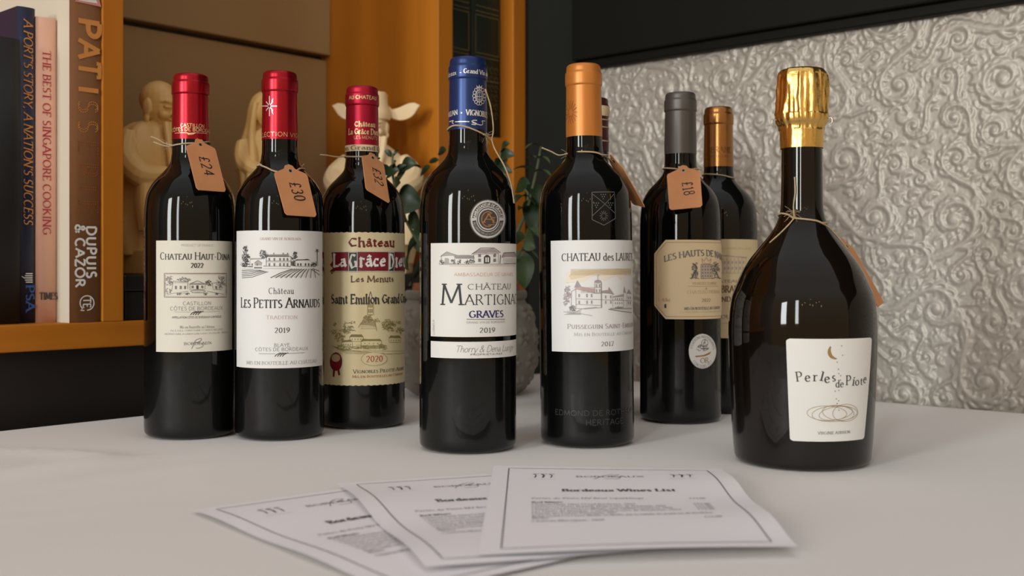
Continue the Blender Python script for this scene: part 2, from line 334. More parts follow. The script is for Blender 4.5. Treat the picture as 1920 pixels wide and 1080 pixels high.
# ------------------------------------------------------------------ printable surfaces: uv(px) gives surface coordinates (metres), pt() a point in space
class Cyl:
    def __init__(s, cx, cy, prof, rref, z0=ZT):
        s.cx, s.cy, s.z0, s.R = cx, cy, z0, rref; s.prof = sorted([(p[1], p[0]) for p in prof])
        g = Vector((cx, cy, 0)).normalized(); s.f = -g; s.r = Vector((g.y, -g.x, 0))
        s.zs = np.array([p[0] for p in s.prof]); s.rs = np.array([p[1] for p in s.prof])
    def rad(s, z): return float(np.interp(z, s.zs, s.rs))
    def uv(s, px, py):
        d = ray(px, py); rr = s.R
        for _ in range(5):
            a = d.x ** 2 + d.y ** 2; b = -(d.x * s.cx + d.y * s.cy); c = s.cx ** 2 + s.cy ** 2 - rr * rr; D = b * b - a * c
            t = (-b - math.sqrt(max(D, 0))) / a; z = HC + d.z * t; rr = s.rad(z)
        v = Vector((d.x * t - s.cx, d.y * t - s.cy, 0)); th = math.atan2(v.dot(s.r), v.dot(s.f))
        return (th * s.R, z)
    def pt(s, u, z, off=0.0):
        th = u / s.R; rr = s.rad(z) + off
        return Vector((s.cx, s.cy, s.z0 + z)) + (s.f * math.cos(th) + s.r * math.sin(th)) * rr
class Plane:
    def __init__(s, o, ux, uy):
        s.o, s.ux, s.uy = Vector(o), Vector(ux).normalized(), Vector(uy).normalized(); s.n = s.ux.cross(s.uy)
        if s.n.dot(CAM - s.o) < 0: s.n = -s.n
    def uv(s, px, py):
        d = ray(px, py); t = (s.o - CAM).dot(s.n) / d.dot(s.n); p = CAM + d * t - s.o
        return (p.dot(s.ux), p.dot(s.uy))
    def pt(s, u, v, off=0.0): return s.o + s.ux * u + s.uy * v + s.n * off
class Patch:                                           # four corners tl, tr, br, bl; optional height function of (u, v); u, v in metres
    def __init__(s, c, w, h, hf=None):
        s.c = [Vector(q) for q in c]; s.w, s.h, s.hf = w, h, hf
        n = (s.c[1] - s.c[0]).cross(s.c[0] - s.c[3]); s.n = n.normalized()
        if s.n.dot(CAM - s.c[0]) < 0: s.n = -s.n
    def uv(s, px, py): return (px, py)
    def pt(s, u, v, off=0.0):                           # v measured upward from the bottom edge
        a, b = u / s.w, 1 - v / s.h
        p = s.c[0] * (1 - a) * (1 - b) + s.c[1] * a * (1 - b) + s.c[2] * a * b + s.c[3] * (1 - a) * b
        return p + s.n * (off + (s.hf(a, b) if s.hf else 0))
class Print:
    """Collects paper and ink on one surface into one mesh."""
    def __init__(s, surf, step=.0015): s.S = surf; s.mb = MB(); s.step = step; s.base = .00016; s.rng = random.Random(7); s.cnt = 0
    def grid(s, u0, u1, z0, z1, m, off, edge=None, nu=None, nz=2):
        nu = nu or max(2, int(abs(u1 - u0) / s.step)); vs = []; fs = []
        for i in range(nu + 1):
            for j in range(nz + 1):
                u = u0 + (u1 - u0) * i / nu; z = z0 + (z1 - z0) * j / nz
                if edge: u, z = edge(u, z)
                vs.append(s.S.pt(u, z, off))
        for i in range(nu):
            for j in range(nz): a = i * (nz + 1) + j; fs.append((a, a + nz + 1, a + nz + 2, a + 1))
        s.mb.add(vs, fs, m)
    def fill(s, poly, m, lev=1, rows=None):             # scan-filled polygon in surface coordinates
        ys = [p[1] for p in poly]; y0, y1 = min(ys), max(ys); n = rows or max(3, min(60, int((y1 - y0) / .0005))); off = s.base + lev * .00009
        def xs(y):
            o = []
            for (xa, ya), (xb, yb) in zip(poly, poly[1:] + poly[:1]):
                if (ya <= y < yb) or (yb <= y < ya): o.append(xa + (xb - xa) * (y - ya) / (yb - ya))
            return sorted(o)
        for i in range(n):
            a, b = y0 + (y1 - y0) * i / n, y0 + (y1 - y0) * (i + 1) / n; e = (b - a) * .02
            A, B, Cc = xs(a + e), xs(b - e), xs((a + b) / 2)
            if len(A) != len(Cc): A = Cc
            if len(B) != len(Cc): B = Cc
            for k in range(0, len(Cc) - 1, 2):
                q = max(1, int((Cc[k + 1] - Cc[k]) / s.step)); vs = []; fs = []
                for j in range(q + 1):
                    t = j / q; vs += [s.S.pt(A[k] + (A[k + 1] - A[k]) * t, a, off), s.S.pt(B[k] + (B[k + 1] - B[k]) * t, b, off)]
                for j in range(q): fs.append((2 * j, 2 * j + 2, 2 * j + 3, 2 * j + 1))
                s.mb.add(vs, fs, m)
    def stroke(s, pts, wd, m, lev=2, nib=None):         # wd: width (metres) or (thick, thin, nib degrees)
        q = [pts[0]]
        for p in pts[1:]:
            d = math.hypot(p[0] - q[-1][0], p[1] - q[-1][1])
            if d < 1e-7: continue
            k = max(1, int(d / s.step)); a = q[-1]
            q += [(a[0] + (p[0] - a[0]) * j / k, a[1] + (p[1] - a[1]) * j / k) for j in range(1, k + 1)]
        if len(q) < 2: return
        closed = len(q) > 4 and math.hypot(q[0][0] - q[-1][0], q[0][1] - q[-1][1]) < 1e-6
        s.cnt = (s.cnt + 1) % 17; vs = []; fs = []; n = len(q); off = s.base + lev * .00009 + s.cnt * .0000035
        for i in range(n):
            a = q[i - 1] if i else (q[-2] if closed else q[0]); b = q[i + 1] if i < n - 1 else (q[1] if closed else q[-1])
            tx, ty = b[0] - a[0], b[1] - a[1]; l = math.hypot(tx, ty) or 1e-9; tx /= l; ty /= l
            if isinstance(wd, tuple):
                sa = abs(math.sin(math.atan2(ty, tx) - R(wd[2]))); h = (wd[1] + (wd[0] - wd[1]) * sa) / 2
            else: h = wd / 2
            vs += [s.S.pt(q[i][0] - ty * h, q[i][1] + tx * h, off), s.S.pt(q[i][0] + ty * h, q[i][1] - tx * h, off)]
        for i in range(n - 1): fs.append((2 * i, 2 * i + 1, 2 * i + 3, 2 * i + 2))
        s.mb.add(vs, fs, m)
    # pixel-addressed drawing -------------------------------------------------
    def q(s, pts): return [s.S.uv(*p) for p in pts]
    def mm(s, px, at_):                                  # size of px pixels around a point
        a = s.S.uv(at_[0], at_[1] - .5); b = s.S.uv(at_[0], at_[1] + .5)
        return px * math.hypot(a[0] - b[0], a[1] - b[1])
    def line(s, pts, m, wd=.8, lev=2): s.stroke(s.q(pts), s.mm(wd, pts[0]), m, lev)
    def poly(s, pts, m, lev=1): s.fill(s.q(pts), m, lev)
    def oval(s, c, rx, ry, m, lev=1, n=40): s.fill(s.q(arc(c[0], c[1], rx, ry, 0, 360, n)[:-1]), m, lev)
    def ring(s, c, rx, ry, m, wd=1, lev=2, a0=0, a1=360): s.line(arc(c[0], c[1], rx, ry, a0, a1, 48), m, wd, lev)
    def hatch(s, x0, x1, y0, y1, m, n=6, wd=.6, skew=0, lev=2):
        for i in range(n):
            y = y0 + (y1 - y0) * (i + .5) / n; s.line([(x0 + skew * (y - y0), y), (x1 + skew * (y - y0), y)], m, wd, lev)
    def bush(s, x, y, rx, ry, m, n=24, wd=.8, lev=2):
        for i in range(n):
            t = s.rng.uniform(0, 6.283); k = math.sqrt(s.rng.random()); cx, cy = x + rx * k * math.cos(t), y + ry * k * math.sin(t); a = s.rng.uniform(0, 360)
            s.line(arc(cx, cy, max(1.2, rx * .22), max(1.2, ry * .18), a, a + 170, 4), m, wd, lev)
    def windows(s, xs, ys, w_, h_, m, lev=2):
        for x in xs:
            for y in ys: s.poly([(x - w_ / 2, y - h_ / 2), (x + w_ / 2, y - h_ / 2), (x + w_ / 2, y + h_ / 2), (x - w_ / 2, y + h_ / 2)], m, lev)
    def text(s, txt, p0, p1, cap, style, m, small=None, upto=None, lev=2, rot=False, bend=0.0, dots=False):
        """Baseline from p0 to p1 (pixels); cap = pixel row (or column when rot) of the capital tops; upto: the part of txt that spans p0..p1."""
        a, b = s.S.uv(*p0), s.S.uv(*p1)
        mid = ((p0[0] + p1[0]) / 2, (p0[1] + p1[1]) / 2)
        if isinstance(s.S, Patch): top = (mid[0], mid[1] + cap); base = mid
        else: top = s.S.uv(cap, mid[1]) if rot else s.S.uv(mid[0], cap); base = s.S.uv(*mid)
        if isinstance(s.S, Cyl) and not rot:             # level baseline through the middle of the line
            t_ = s.mm((p0[1] - p1[1]) / 2, mid); a = (s.S.uv(p0[0], mid[1])[0], base[1] - t_); b = (s.S.uv(p1[0], mid[1])[0], base[1] + t_)
        s.settext(txt, a, b, math.hypot(top[0] - base[0], top[1] - base[1]), style, m, small, upto, lev, bend, dots)
    def settext(s, txt, a, b, h, style, m, small=None, upto=None, lev=2, bend=0.0, dots=False):
        pl, wd = layout(txt, style, small)
        ref = layout(upto, style, small)[1] if upto else wd; i_ = txt.find(upto) if upto else 0
        if i_ > 0: x_ = layout(txt[:i_] + upto, style, small)[1] - ref; pl = [[(q[0] - x_, q[1]) for q in p] for p in pl]
        L = math.hypot(b[0] - a[0], b[1] - a[1]); ex = ((b[0] - a[0]) / L, (b[1] - a[1]) / L); ey = (-ex[1], ex[0]); k = L / ref
        th, tn, nib = STY[style][:3]; f = min(1.25, max(.62, math.sqrt(k / h)))
        for p in pl:
            pts = []
            for x, y in p:
                X_, Y_ = x * k, y * h + bend * h * 4 * (x / ref) * (1 - x / ref)
                pts.append((a[0] + ex[0] * X_ + ey[0] * Y_, a[1] + ex[1] * X_ + ey[1] * Y_))
            if dots:
                for i in range(len(pts) - 1):
                    d = math.hypot(pts[i + 1][0] - pts[i][0], pts[i + 1][1] - pts[i][1]); n = max(1, int(d / (h * .11)))
                    for j in range(n):
                        c = (pts[i][0] + (pts[i + 1][0] - pts[i][0]) * j / n, pts[i][1] + (pts[i + 1][1] - pts[i][1]) * j / n)
                        for o in (-.06, .06): s.fill(arc(c[0] + o * h * ey[1], c[1] + o * h, h * .032, h * .032, 0, 360, 8)[:-1], m, lev, 4)
            else: s.stroke(pts, (th * h * f, tn * h * f, nib + math.degrees(math.atan2(ex[1], ex[0]))), m, lev)
    def arctext(s, txt, c, rx, ry, a0, a1, h, style, m, lev=2, flip=False):
        """Text round an ellipse (pixels), clockwise from angle a0 to a1 (degrees, y down); flip: tops point to the centre."""
        pl, wd = layout(txt, style); o = s.S.uv(*c); ex = s.mm(1, c); th, tn, nib = STY[style][:3]; hh = h * ex
        for p in pl:
            pts = []
            for x, y in p:
                t = R(a0 + (a1 - a0) * x / wd); g = (y * h) * (-1 if flip else 1)
                e = s.S.uv(c[0] + (rx + g) * math.cos(t), c[1] + (ry + g) * math.sin(t)); pts.append(e)
            s.stroke(pts, th * hh, m, lev)
    def build(s, name, parent): return s.mb.build(name, parent)
# ------------------------------------------------------------------ bottles
def zpx(y, D): return HC + (HY - y) / F * D
class Bottle:
    def __init__(s, xc, half, yb, ytop, ycap, name, label, glass='glass', capm='red_cap', nr=14.6, dz=0.0, group='wine bottles on the tablecloth', sparkling=False, R_=None):
        D0 = F * HC / (yb - HY); D = D0
        for _ in range(4): Rb = R_ or half * D / F; D = D0 + Rb
        s.D, s.Rb = D, Rb; s.cx, s.cy = (xc - 960) / F * D, D; s.H = zpx(ytop, D); s.xc = xc
        r, H = Rb * 1000, s.H * 1000
        if not sparkling:
            zs = dz
            pr = [(0, 5), (r * .55, 4.2), (r - 8, .4), (r - 4.5, 0), (r - 1.3, 1.6), (r, 6), (r, 20), (r, 60), (r, 110), (r, 140), (r, 155), (r, 164 + zs), (r * .9996, 171 + zs), (r * .9965, 178 + zs), (r * .9885, 185 + zs), (r * .972, 191.5 + zs), (r * .944, 197.5 + zs), (r * .885, 203 + zs),
                  (r * .77, 209.8 + zs), (r * .585, 217 + zs), (nr + 1.9, 223.5 + zs), (nr + .5, 230 + zs), (nr, 238 + zs), (nr - .5, H - 22), (nr - 1, H - 10), (nr - 2, H - 3), (0, H - 3)]
            prof = [(max(p[0], 0) / 1000, p[1] / 1000) for p in cr(pr, 5)]
            zc = zpx(ycap, D) * 1000
            cp = [(np.interp(zc, [p[1] * 1000 for p in prof], [p[0] * 1000 for p in prof]) + .25, zc), (nr + .2, zc + 12) if zc + 12 < H - 30 else (nr, zc + 6), (nr - .35, H - 30), (nr - .6, H - 19), (nr - .45, H - 17.6), (nr + .3, H - 16.6), (nr + .45, H - 14), (nr + .4, H - 8), (nr + .15, H - 6.8), (nr - .35, H - 6.2), (nr - .55, H - 4), (nr - .9, H - 1.6), (nr - 2.2, H - .3), (nr - 4, H), (0, H)]
            zz_, rr_ = [p[1] * 1000 for p in prof], [p[0] * 1000 for p in prof]
            cprof = [(max(p[0], np.interp(p[1], zz_, rr_) + .25 if p[1] < H - 12 else 0, 0) / 1000, p[1] / 1000) for p in cr(cp, 3)]
        s.root = thing(name, (s.cx, s.cy, ZT), label, 'bottle', group)
        s.glass = glass; s.capm = capm
        if sparkling: return
        s.prof, s.cprof = prof, cprof
        s.make()
    def make(s, capfn=None, capname='capsule'):
        g = MB(); g.lathe(s.cx, s.cy, ZT, s.prof, s.glass, 96); s.gmb = g
        s.cap = MB(); s.cap.lathe(s.cx, s.cy, ZT, s.cprof, s.capm, 96, capfn); s.capname = capname
        s.S = Cyl(s.cx, s.cy, s.prof, s.Rb); s.CS = Cyl(s.cx, s.cy, s.cprof, .0145)
        s.cp = Print(s.CS, .001); s.cp.mb = s.cap; s.cp.base = .0001
        s.gp = Print(s.S); s.gp.mb = s.gmb; s.gp.base = .00005
    def label(s, xl, xr, yt, yb, m, wrap=None, edge=None, nz=2):
        p = Print(s.S); u0 = s.S.uv(xl, (yt + yb) / 2)[0] if xl is not None else -wrap * s.Rb
        u1 = s.S.uv(xr, (yt + yb) / 2)[0] if xr is not None else wrap * s.Rb
        ym = s.xc; zt, zb = s.S.uv(ym, yt)[1], s.S.uv(ym, yb)[1]
        p.grid(u0, u1, zb, zt, m, .00015, edge, nz=nz); p.ext = (u0, u1, zb, zt); return p
    def done(s):
        s.gmb.build('glass_body', s.root); s.cap.build(s.capname, s.root)
def feather(p, x, y, w_, m):
    for i in range(4):
        x0 = x + w_ * (.05 + .17 * i); p.line([(x0, y + 4.5), (x0 + w_ * .1, y + 1), (x0 + w_ * .34, y - 2), (x0 + w_ * .42, y - 2.2)], m, 1.3)

# 1 --- cream label with framed garden drawing
b = Bottle(357.5, 83.5, 825, 141, 264, 'wine_bottle', 'red-topped wine bottle with a cream label and a framed house drawing, leftmost bottle', nr=14.9)
p = b.label(293, 435, 451, 660, 'cream_paper')
p.text('PRODUCT OF FRANCE', (340, 462), (399, 462), 457.8, 'sans', 'lgrey')
p.text('Chateau Haut-Dina', (301, 486.5), (429.5, 486.5), 473.5, 'serif', 'dark', small=.78)
p.text('2022', (358, 502), (381, 502), 493.5, 'bold', 'dark')
fr = [(308.5, 512.5), (424, 512.5), (424, 557), (308.5, 557), (308.5, 512.5)]
p.line(fr, 'brown', 1.0); p.line([(310.5, 514.5), (422, 514.5), (422, 555), (310.5, 555), (310.5, 514.5)], 'mauve', .5)
p.bush(318, 527, 8, 9, 'grey', 40, .6); p.bush(340, 523, 9, 4, 'grey', 20, .6); p.bush(350, 526, 7, 5, 'grey', 20, .6); p.bush(391, 531, 6, 5, 'dark', 34, .7); p.bush(414, 530, 8, 12, 'grey', 50, .7); p.bush(316, 545, 6, 5, 'grey', 20, .6)
p.line([(354, 533), (370, 526.5), (386, 533), (354, 533)], 'dark', .8); p.line([(356, 534), (356, 543), (384, 543), (384, 534)], 'grey', .8); p.hatch(358, 382, 530, 533, 'grey', 2, .5)
p.windows([361, 379], [538], 4, 5, 'grey'); p.windows([370], [538.5], 4, 7, 'dark')
p.line([(325, 527), (352, 529), (352, 542)], 'grey', .8); p.line([(325, 527), (322, 545)], 'grey', .7); p.hatch(327, 351, 527, 531, 'lgrey', 3, .6); p.windows([330, 339, 347], [539], 3.6, 6, 'grey')
p.line([(398, 531), (411, 529), (412, 543), (399, 543), (398, 531)], 'grey', .7); p.windows([405], [539], 4, 6, 'grey')
p.line(arc(371, 546, 14, 2, 0, 360), 'grey', .8); p.line(arc(371, 548.5, 11, 1.4, 0, 360), 'lgrey', .7); p.line([(313, 552), (353, 546)], 'grey', .7); p.line([(388, 546), (419, 552)], 'grey', .7); p.line([(333, 553), (352, 548.5)], 'lgrey', .7)
for x in (335, 352, 385, 404): p.bush(x, 551, 4, 1.5, 'dark', 8, .7)
p.text('CASTILLON', (343, 572), (395.5, 572), 565.5, 'sans', 'grey'); p.text('CÔTES DE BORDEAUX', (319.5, 581.7), (417, 581.7), 575, 'sans', 'grey')
p.line([(326, 584.8), (357, 585)], 'lgrey', .7); p.line([(380, 584.8), (412, 583.6)], 'lgrey', .7); feather(p, 356, 586, 26, 'black')
p.text('APPELLATION CÔTES DE BORDEAUX CONTRÔLÉE', (323, 596.6), (414.5, 596.6), 593, 'sansb', 'grey')
p.text('Mis en Bouteille au Château', (337.6, 615.5), (401.5, 615.5), 610.5, 'thinserif', 'grey')
p.text('Par E.A.R.L. CHRISTIANE ET MARIE MILLAUD', (320, 621), (417, 620.6), 617.8, 'thinserif', 'grey'); p.text('PROPRIÉTAIRE A GARDEGAN 33350 CASTILLON - FRANCE', (309, 627.4), (427, 626.6), 624.2, 'thinserif', 'grey')
p.text('BORDEAUX', (345, 646.5), (396.5, 646), 641.4, 'serif', 'grey')
p.line(cr([(359, 654), (363, 646), (367, 638), (376, 634.5), (377, 638), (370, 642), (368, 643), (379, 644), (380, 649), (372, 653), (367, 652)], 5), 'grey', .9)
p.build('front_label', b.root)
c = b.cp
c.text('CASTILLON', (339, 238.3), (382.5, 238.3), 231.8, 'sansb', 'palegold'); c.text('CÔTES DE BORDEAUX', (326, 245.8), (387, 245.8), 239.4, 'sansb', 'palegold', upto='ÔTES DE BORDE')
c.line([(328, 250), (352, 249)], 'palegold', .9); c.line([(366, 249), (388, 251)], 'palegold', .9); c.poly([(350, 249), (368, 248.5), (362, 252.5), (353, 253)], 'palegold', 2)
b.done(); B1 = b

# 2 --- white label with vineyard drawing
b = Bottle(524.8, 82.2, 827, 136, 264, 'wine_bottle', 'red-topped wine bottle with a white label drawn with a house above vine rows', nr=14.5)
p = b.label(444, 604, 432, 690.5, 'white_paper')
p.text('GRAND VIN DE BORDEAUX', (488, 450), (564, 450), 445.4, 'serif', 'rose')
ox, oy, k = 440, 450, 1 / 11.29
q = lambda *a: [(ox + x * k, oy + y * k) for x, y in a]
Bz = lambda x, y, rx, ry, n, m='dark', w_=.75: p.bush(ox + x * k, oy + y * k, rx * k, ry * k, m, n, w_)
Bz(235, 200, 60, 70, 40); Bz(240, 380, 80, 100, 70); Bz(230, 500, 90, 60, 40); Bz(600, 270, 70, 60, 30); Bz(620, 340, 90, 50, 36); Bz(1285, 290, 50, 40, 20); Bz(1270, 360, 70, 40, 26); Bz(1250, 500, 45, 60, 40); Bz(1665, 510, 60, 55, 40)
p.poly(q((340, 380), (640, 370), (650, 405), (320, 425)), 'lgrey'); p.poly(q((680, 345), (760, 300), (1130, 300), (1190, 345)), 'lgrey'); p.hatch(*[v for v in (ox + 730 * k, ox + 1140 * k, oy + 305 * k, oy + 345 * k)], 'grey', 3, .7)
p.line(q((670, 350), (670, 545)), 'dark', .8); p.line(q((680, 350), (1190, 350), (1230, 430)), 'dark', 1); p.line(q((1190, 350), (1190, 555)), 'dark', .9); p.line(q((670, 440), (1180, 440)), 'grey', .7); p.line(q((670, 462), (1180, 462)), 'grey', .6)
p.line(q((330, 430), (330, 550)), 'grey', .7); p.poly(q((430, 540), (430, 480), (500, 430), (575, 480), (575, 540)), 'lgrey'); p.line(q((420, 490), (500, 425), (590, 495)), 'grey', .8)
p.windows([ox + x * k for x in (735, 840, 960, 1040, 1115)], [oy + 412 * k, oy + 520 * k], 3.0, 5.4, 'grey'); p.windows([ox + 480 * k, ox + 375 * k], [oy + 520 * k], 2.6, 4, 'grey')
for x in (830, 1025, 1120): p.poly(q((x - 12, 300), (x + 12, 300), (x + 12, 272), (x - 12, 272)), 'grey')
p.poly(q((160, 550), (390, 550), (390, 575), (160, 575)), 'dark'); p.poly(q((610, 545), (1180, 550), (1180, 566), (610, 562)), 'dark'); p.poly(q((415, 570), (580, 570), (580, 605), (415, 605)), 'grey'); p.line(q((160, 612), (400, 612)), 'lgrey', .7); p.line(q((600, 605), (1180, 600)), 'lgrey', .7)
p.poly(q((1270, 440), (1310, 405), (1540, 400), (1610, 435)), 'dark'); p.line(q((1275, 440), (1275, 560), (1620, 560)), 'grey', .7); p.windows([ox + x * k for x in (1335, 1395, 1495, 1560)], [oy + 520 * k], 2.4, 4.8, 'dark')
p.line(q((1730, 550), (1738, 200)), 'dark', .9); p.line(q((1752, 550), (1742, 200)), 'dark', .9); p.bush(ox + 1740 * k, oy + 225 * k, 3, 3, 'dark', 12, .7)
for i in range(5): p.line(q((160, 650 + i * 38), (300 + i * 20, 640 + i * 36), (560 + i * 38, 640 + i * 8)), 'dark', 1.0)
for i in range(11):
    x0 = 1220 + i * 50; x1 = 760 + i * 105
    if x1 <= 1760: p.line(q((x0, 610), (x0 * .45 + x1 * .55, 700), (x1, 800)), 'dark', 1.3)
for i in range(9):
    x0 = 1245 + i * 50; x1 = 830 + i * 105; p.line(q((x0, 615), (x1, 790)), 'lgrey', .6)
p.line(q((1640, 605), (1785, 660)), 'dark', 1.2); p.line(q((1600, 610), (1785, 740)), 'dark', 1.2)
p.text('Château', (504, 551), (550.5, 551), 539.6, 'thinserif', 'dark'); p.text('Les Petits Arnauds', (452.5, 577), (598.6, 577), 558.7, 'serif', 'black', small=.80)
p.text('Tradition', (499, 598), (557, 598), 591, 'thinserif', 'rose', small=.85); p.text('2019', (515, 623.7), (543, 623.7), 614.6, 'serif', 'dark')
p.text('BLAYE', (514, 650), (543, 650), 643.8, 'sans', 'grey'); p.text('CÔTES DE BORDEAUX', (479, 658), (577, 658), 652, 'sans', 'grey')
p.line([(485.6, 663), (516, 663.4)], 'grey', .7); p.line([(540, 662.8), (570.6, 661)], 'grey', .7); feather(p, 514, 664, 27, 'black')
p.text('MIS EN BOUTEILLE AU CHÂTEAU', (463, 683.6), (593, 683.4), 677.4, 'serif', 'lgrey')
p.build('front_label', b.root)
c = b.cp
for a in range(8): r_ = 19 if a % 2 == 0 else 12; c.line([(505.6 + 2 * math.cos(R(45 * a)), 199 + 3 * math.sin(R(45 * a))), (505.6 + r_ * .72 * math.cos(R(45 * a)), 199 + r_ * math.sin(R(45 * a)))], 'silver', 1.7)
c.poly([(510, 187), (513, 184), (509, 196)], 'silver', 2); c.poly([(510, 211), (513, 215), (509, 202)], 'silver', 2)
c.text('SELECTION VIGNOBLE', (496, 255.6), (556.8, 255.6), 247.5, 'sans', 'palegold', upto='ECTION VIG')
b.done(); B2 = b

# 3 --- gold label with red banner
b = Bottle(679, 79.5, 805, 164, 283, 'wine_bottle', 'dark pink-topped wine bottle with a scalloped gold label and red banner', capm='crimson_cap', nr=14.5)
def scal(u, z): return (u, z + .0007 * abs(math.sin(u / .0052 * math.pi)) * (1 if z > .1 else -1))
p = b.label(None, None, 436.5, 722, 'gold_paper', wrap=1.95, edge=scal)
p.text('Château', (654, 462), (739, 462), 446.5, 'black', 'dred')
zt = [(622, 474), (626, 471), (760, 471), (760, 510), (628, 510), (622, 514), (619, 508), (625, 503), (619, 497), (624, 489)]
p.poly(zt, 'banner', 1); p.line([(624, 472.5), (760, 472.5)], 'white', .8, 3); p.line([(628, 508.5), (760, 508.5)], 'white', .8, 3)
for x0, x1 in ((654, 670), (728, 738)):
    p.poly([(x0, 473), (x1, 473), (x1, 510), (x0, 510)], 'bgreen', 3); p.line([(x0, 473), (x1, 473), (x1, 510), (x0, 510), (x0, 473)], 'white', .9, 4)
p.text('La', (625.5, 499), (650, 499), 477.5, 'black', 'white', lev=4); p.text('G', (655.5, 503), (669, 503), 476, 'black', 'white', lev=5); p.text('râce', (674.5, 499), (723, 499), 476.5, 'black', 'white', lev=4)
p.text('D', (729, 503), (737.3, 503), 477, 'black', 'white', lev=5); p.text('ieu', (740, 499), (758.5, 499), 477.5, 'black', 'white', lev=4)
p.text('Les Menuts', (658, 528.5), (737.5, 528.5), 518, 'black', 'brown'); p.text('Saint Emilion Grand Cru', (621.5, 569), (748, 569), 552.5, 'black', 'dark', upto='Saint Emilion Grand')
o = 'olive'
p.line([(689, 567), (689, 590), (700, 590), (700, 567)], o, 1); p.line([(691, 560), (694.5, 546), (698, 560)], 'dark', 1.1); p.windows([691.5, 694.5, 697.5], [573, 583], 1.8, 7, o)
p.bush(690, 598, 10, 7, o, 40, .8); p.poly([(674, 608), (684, 598), (692, 595), (702, 602), (704, 612), (690, 610)], 'ltan'); p.line([(672, 614), (683, 597), (694, 593), (703, 605), (706, 620)], o, 1); p.hatch(676, 704, 604, 618, o, 4, .6)
p.bush(728, 611, 12, 11, o, 75, .9); p.bush(652, 618, 14, 7, o, 40, .8); p.bush(637, 632, 9, 8, o, 40, .8); p.bush(626, 622, 7, 5, o, 16, .8); p.bush(750, 620, 8, 6, o, 26, .8); p.line([(647, 626), (647, 602)], o, 1); p.bush(647, 615, 3, 9, o, 16, .8); p.bush(628, 608, 6, 2.5, o, 10, .8); p.bush(660, 605, 9, 2, o, 10, .8); p.bush(707, 601, 7, 3, o, 12, .8); p.bush(748, 605, 6, 3, o, 10, .8)
for x0, y0, x1 in ((655, 632, 682), (676, 640, 716), (728, 634, 752), (640, 642, 662)):
    p.poly([(x0, y0), (x0 + 4, y0 - 5), (x1 - 4, y0 - 5), (x1, y0)], o); p.line([(x0 + 1, y0), (x0 + 1, y0 + 8), (x1 - 1, y0 + 8), (x1 - 1, y0)], o, .8); p.windows([x0 + (x1 - x0) * t for t in (.2, .4, .6, .8)], [y0 + 4], 1.5, 2.4, o)
p.bush(690, 650, 30, 4, o, 40, .7); p.bush(718, 650, 8, 6, o, 26, .8); p.bush(645, 652, 14, 5, o, 34, .7)
for i in range(7): p.line([(622 + i * 4, 648 + i * 2.4), (650 + i * 14, 656 + i * 1.2)], o, .6)
p.line([(725, 664), (757, 662)], o, .8); p.line([(680, 657), (758, 658)], o, .6)
p.oval((701.3, 673), 24.4, 13, 'ltan', 3); p.oval((701.3, 673), 23.2, 12.0, 'gold_paper', 4); p.text('2020', (686.5, 678), (716.5, 678), 667.3, 'serif', 'red', lev=6)
p.oval((630.6, 678), 11.5, 17.5, 'dred', 3); p.oval((630.6, 679), 9.4, 15, 'banner', 4); p.oval((630.6, 671), 8, 7.5, 'ltan', 5); p.poly([(625, 692), (629, 694), (627.5, 707), (624.5, 706)], 'dred', 3); p.poly([(633, 694), (636.5, 691), (638.5, 703), (635, 704)], 'dred', 3)
p.text('Vignobles Pilotte-Audier', (662.4, 698.7), (756, 698), 691.8, 'serif', 'dark', small=.78); p.text('Mis en Bouteilles au Château', (661, 707.6), (754, 706.8), 702.6, 'serif', 'red', small=.8)
p.build('front_label', b.root)
c = b.cp
c.text('AU CHATEAU', (655, 185.5), (705, 185.5), 178.8, 'sansb', 'palegold'); c.text('Château', (665, 237), (703, 237), 228, 'black', 'palegold'); c.text('La Grâce Dieu', (654, 251.3), (706, 251.3), 241, 'black', 'palegold', upto='La Grâce Die'); c.text('LES MENUTS', (663.6, 260.5), (706, 260.5), 254.6, 'sans', 'palegold')
b.done()
n = Print(b.CS, .001); n.base = .0003
z1, z0 = n.S.uv(679, 271)[1], n.S.uv(679, 283)[1]; n.grid(-math.pi * .0145, math.pi * .0145, z0, z1, 'buff_paper', .0004); n.base = .0005
n.text('Saint Emilion Grand Cru', (659, 280.3), (702, 280.3), 273, 'bold', 'brown', upto='Grand'); n.build('neck_band', b.root)
B3 = b

# 4 --- blue capsule, medal
b = Bottle(877.3, 90.5, 852, 110, 246, 'wine_bottle', 'blue-topped wine bottle with a round silver medal sticker on its shoulder', capm='blue_cap', nr=14.6)
p = b.label(808, None, 455.5, 632, 'warm_paper', wrap=1.62)
m_ = 'grey'
p.poly([(826, 481), (838, 472), (857, 478), (857, 480)], 'lgrey'); p.line([(826, 481), (838, 472), (857, 479)], m_, .9); p.line([(828, 481), (828, 494), (857, 494)], m_, .8); p.poly([(834, 484), (842, 484), (842, 494), (834, 494)], 'lgrey')
p.poly([(848, 478), (888, 478), (890, 485), (856, 485)], 'lgrey'); p.hatch(852, 888, 479, 485, m_, 4, .6)
p.poly([(886, 476), (902, 466), (925, 466), (936, 474)], 'mauve'); p.line([(884, 477), (901, 465), (926, 465), (938, 474)], 'dark', 1); p.line([(888, 477), (888, 494)], m_, .9); p.line([(934, 475), (934, 494)], m_, .9); p.line([(888, 477), (934, 475)], m_, .8)
p.windows([899, 927], [479, 488], 5, 6, 'grey'); p.poly([(907, 494), (907, 482), (911, 478), (915, 478), (919, 482), (919, 494)], 'dark'); p.windows([911, 915], [487], 2.5, 9, 'warm_paper', 3)
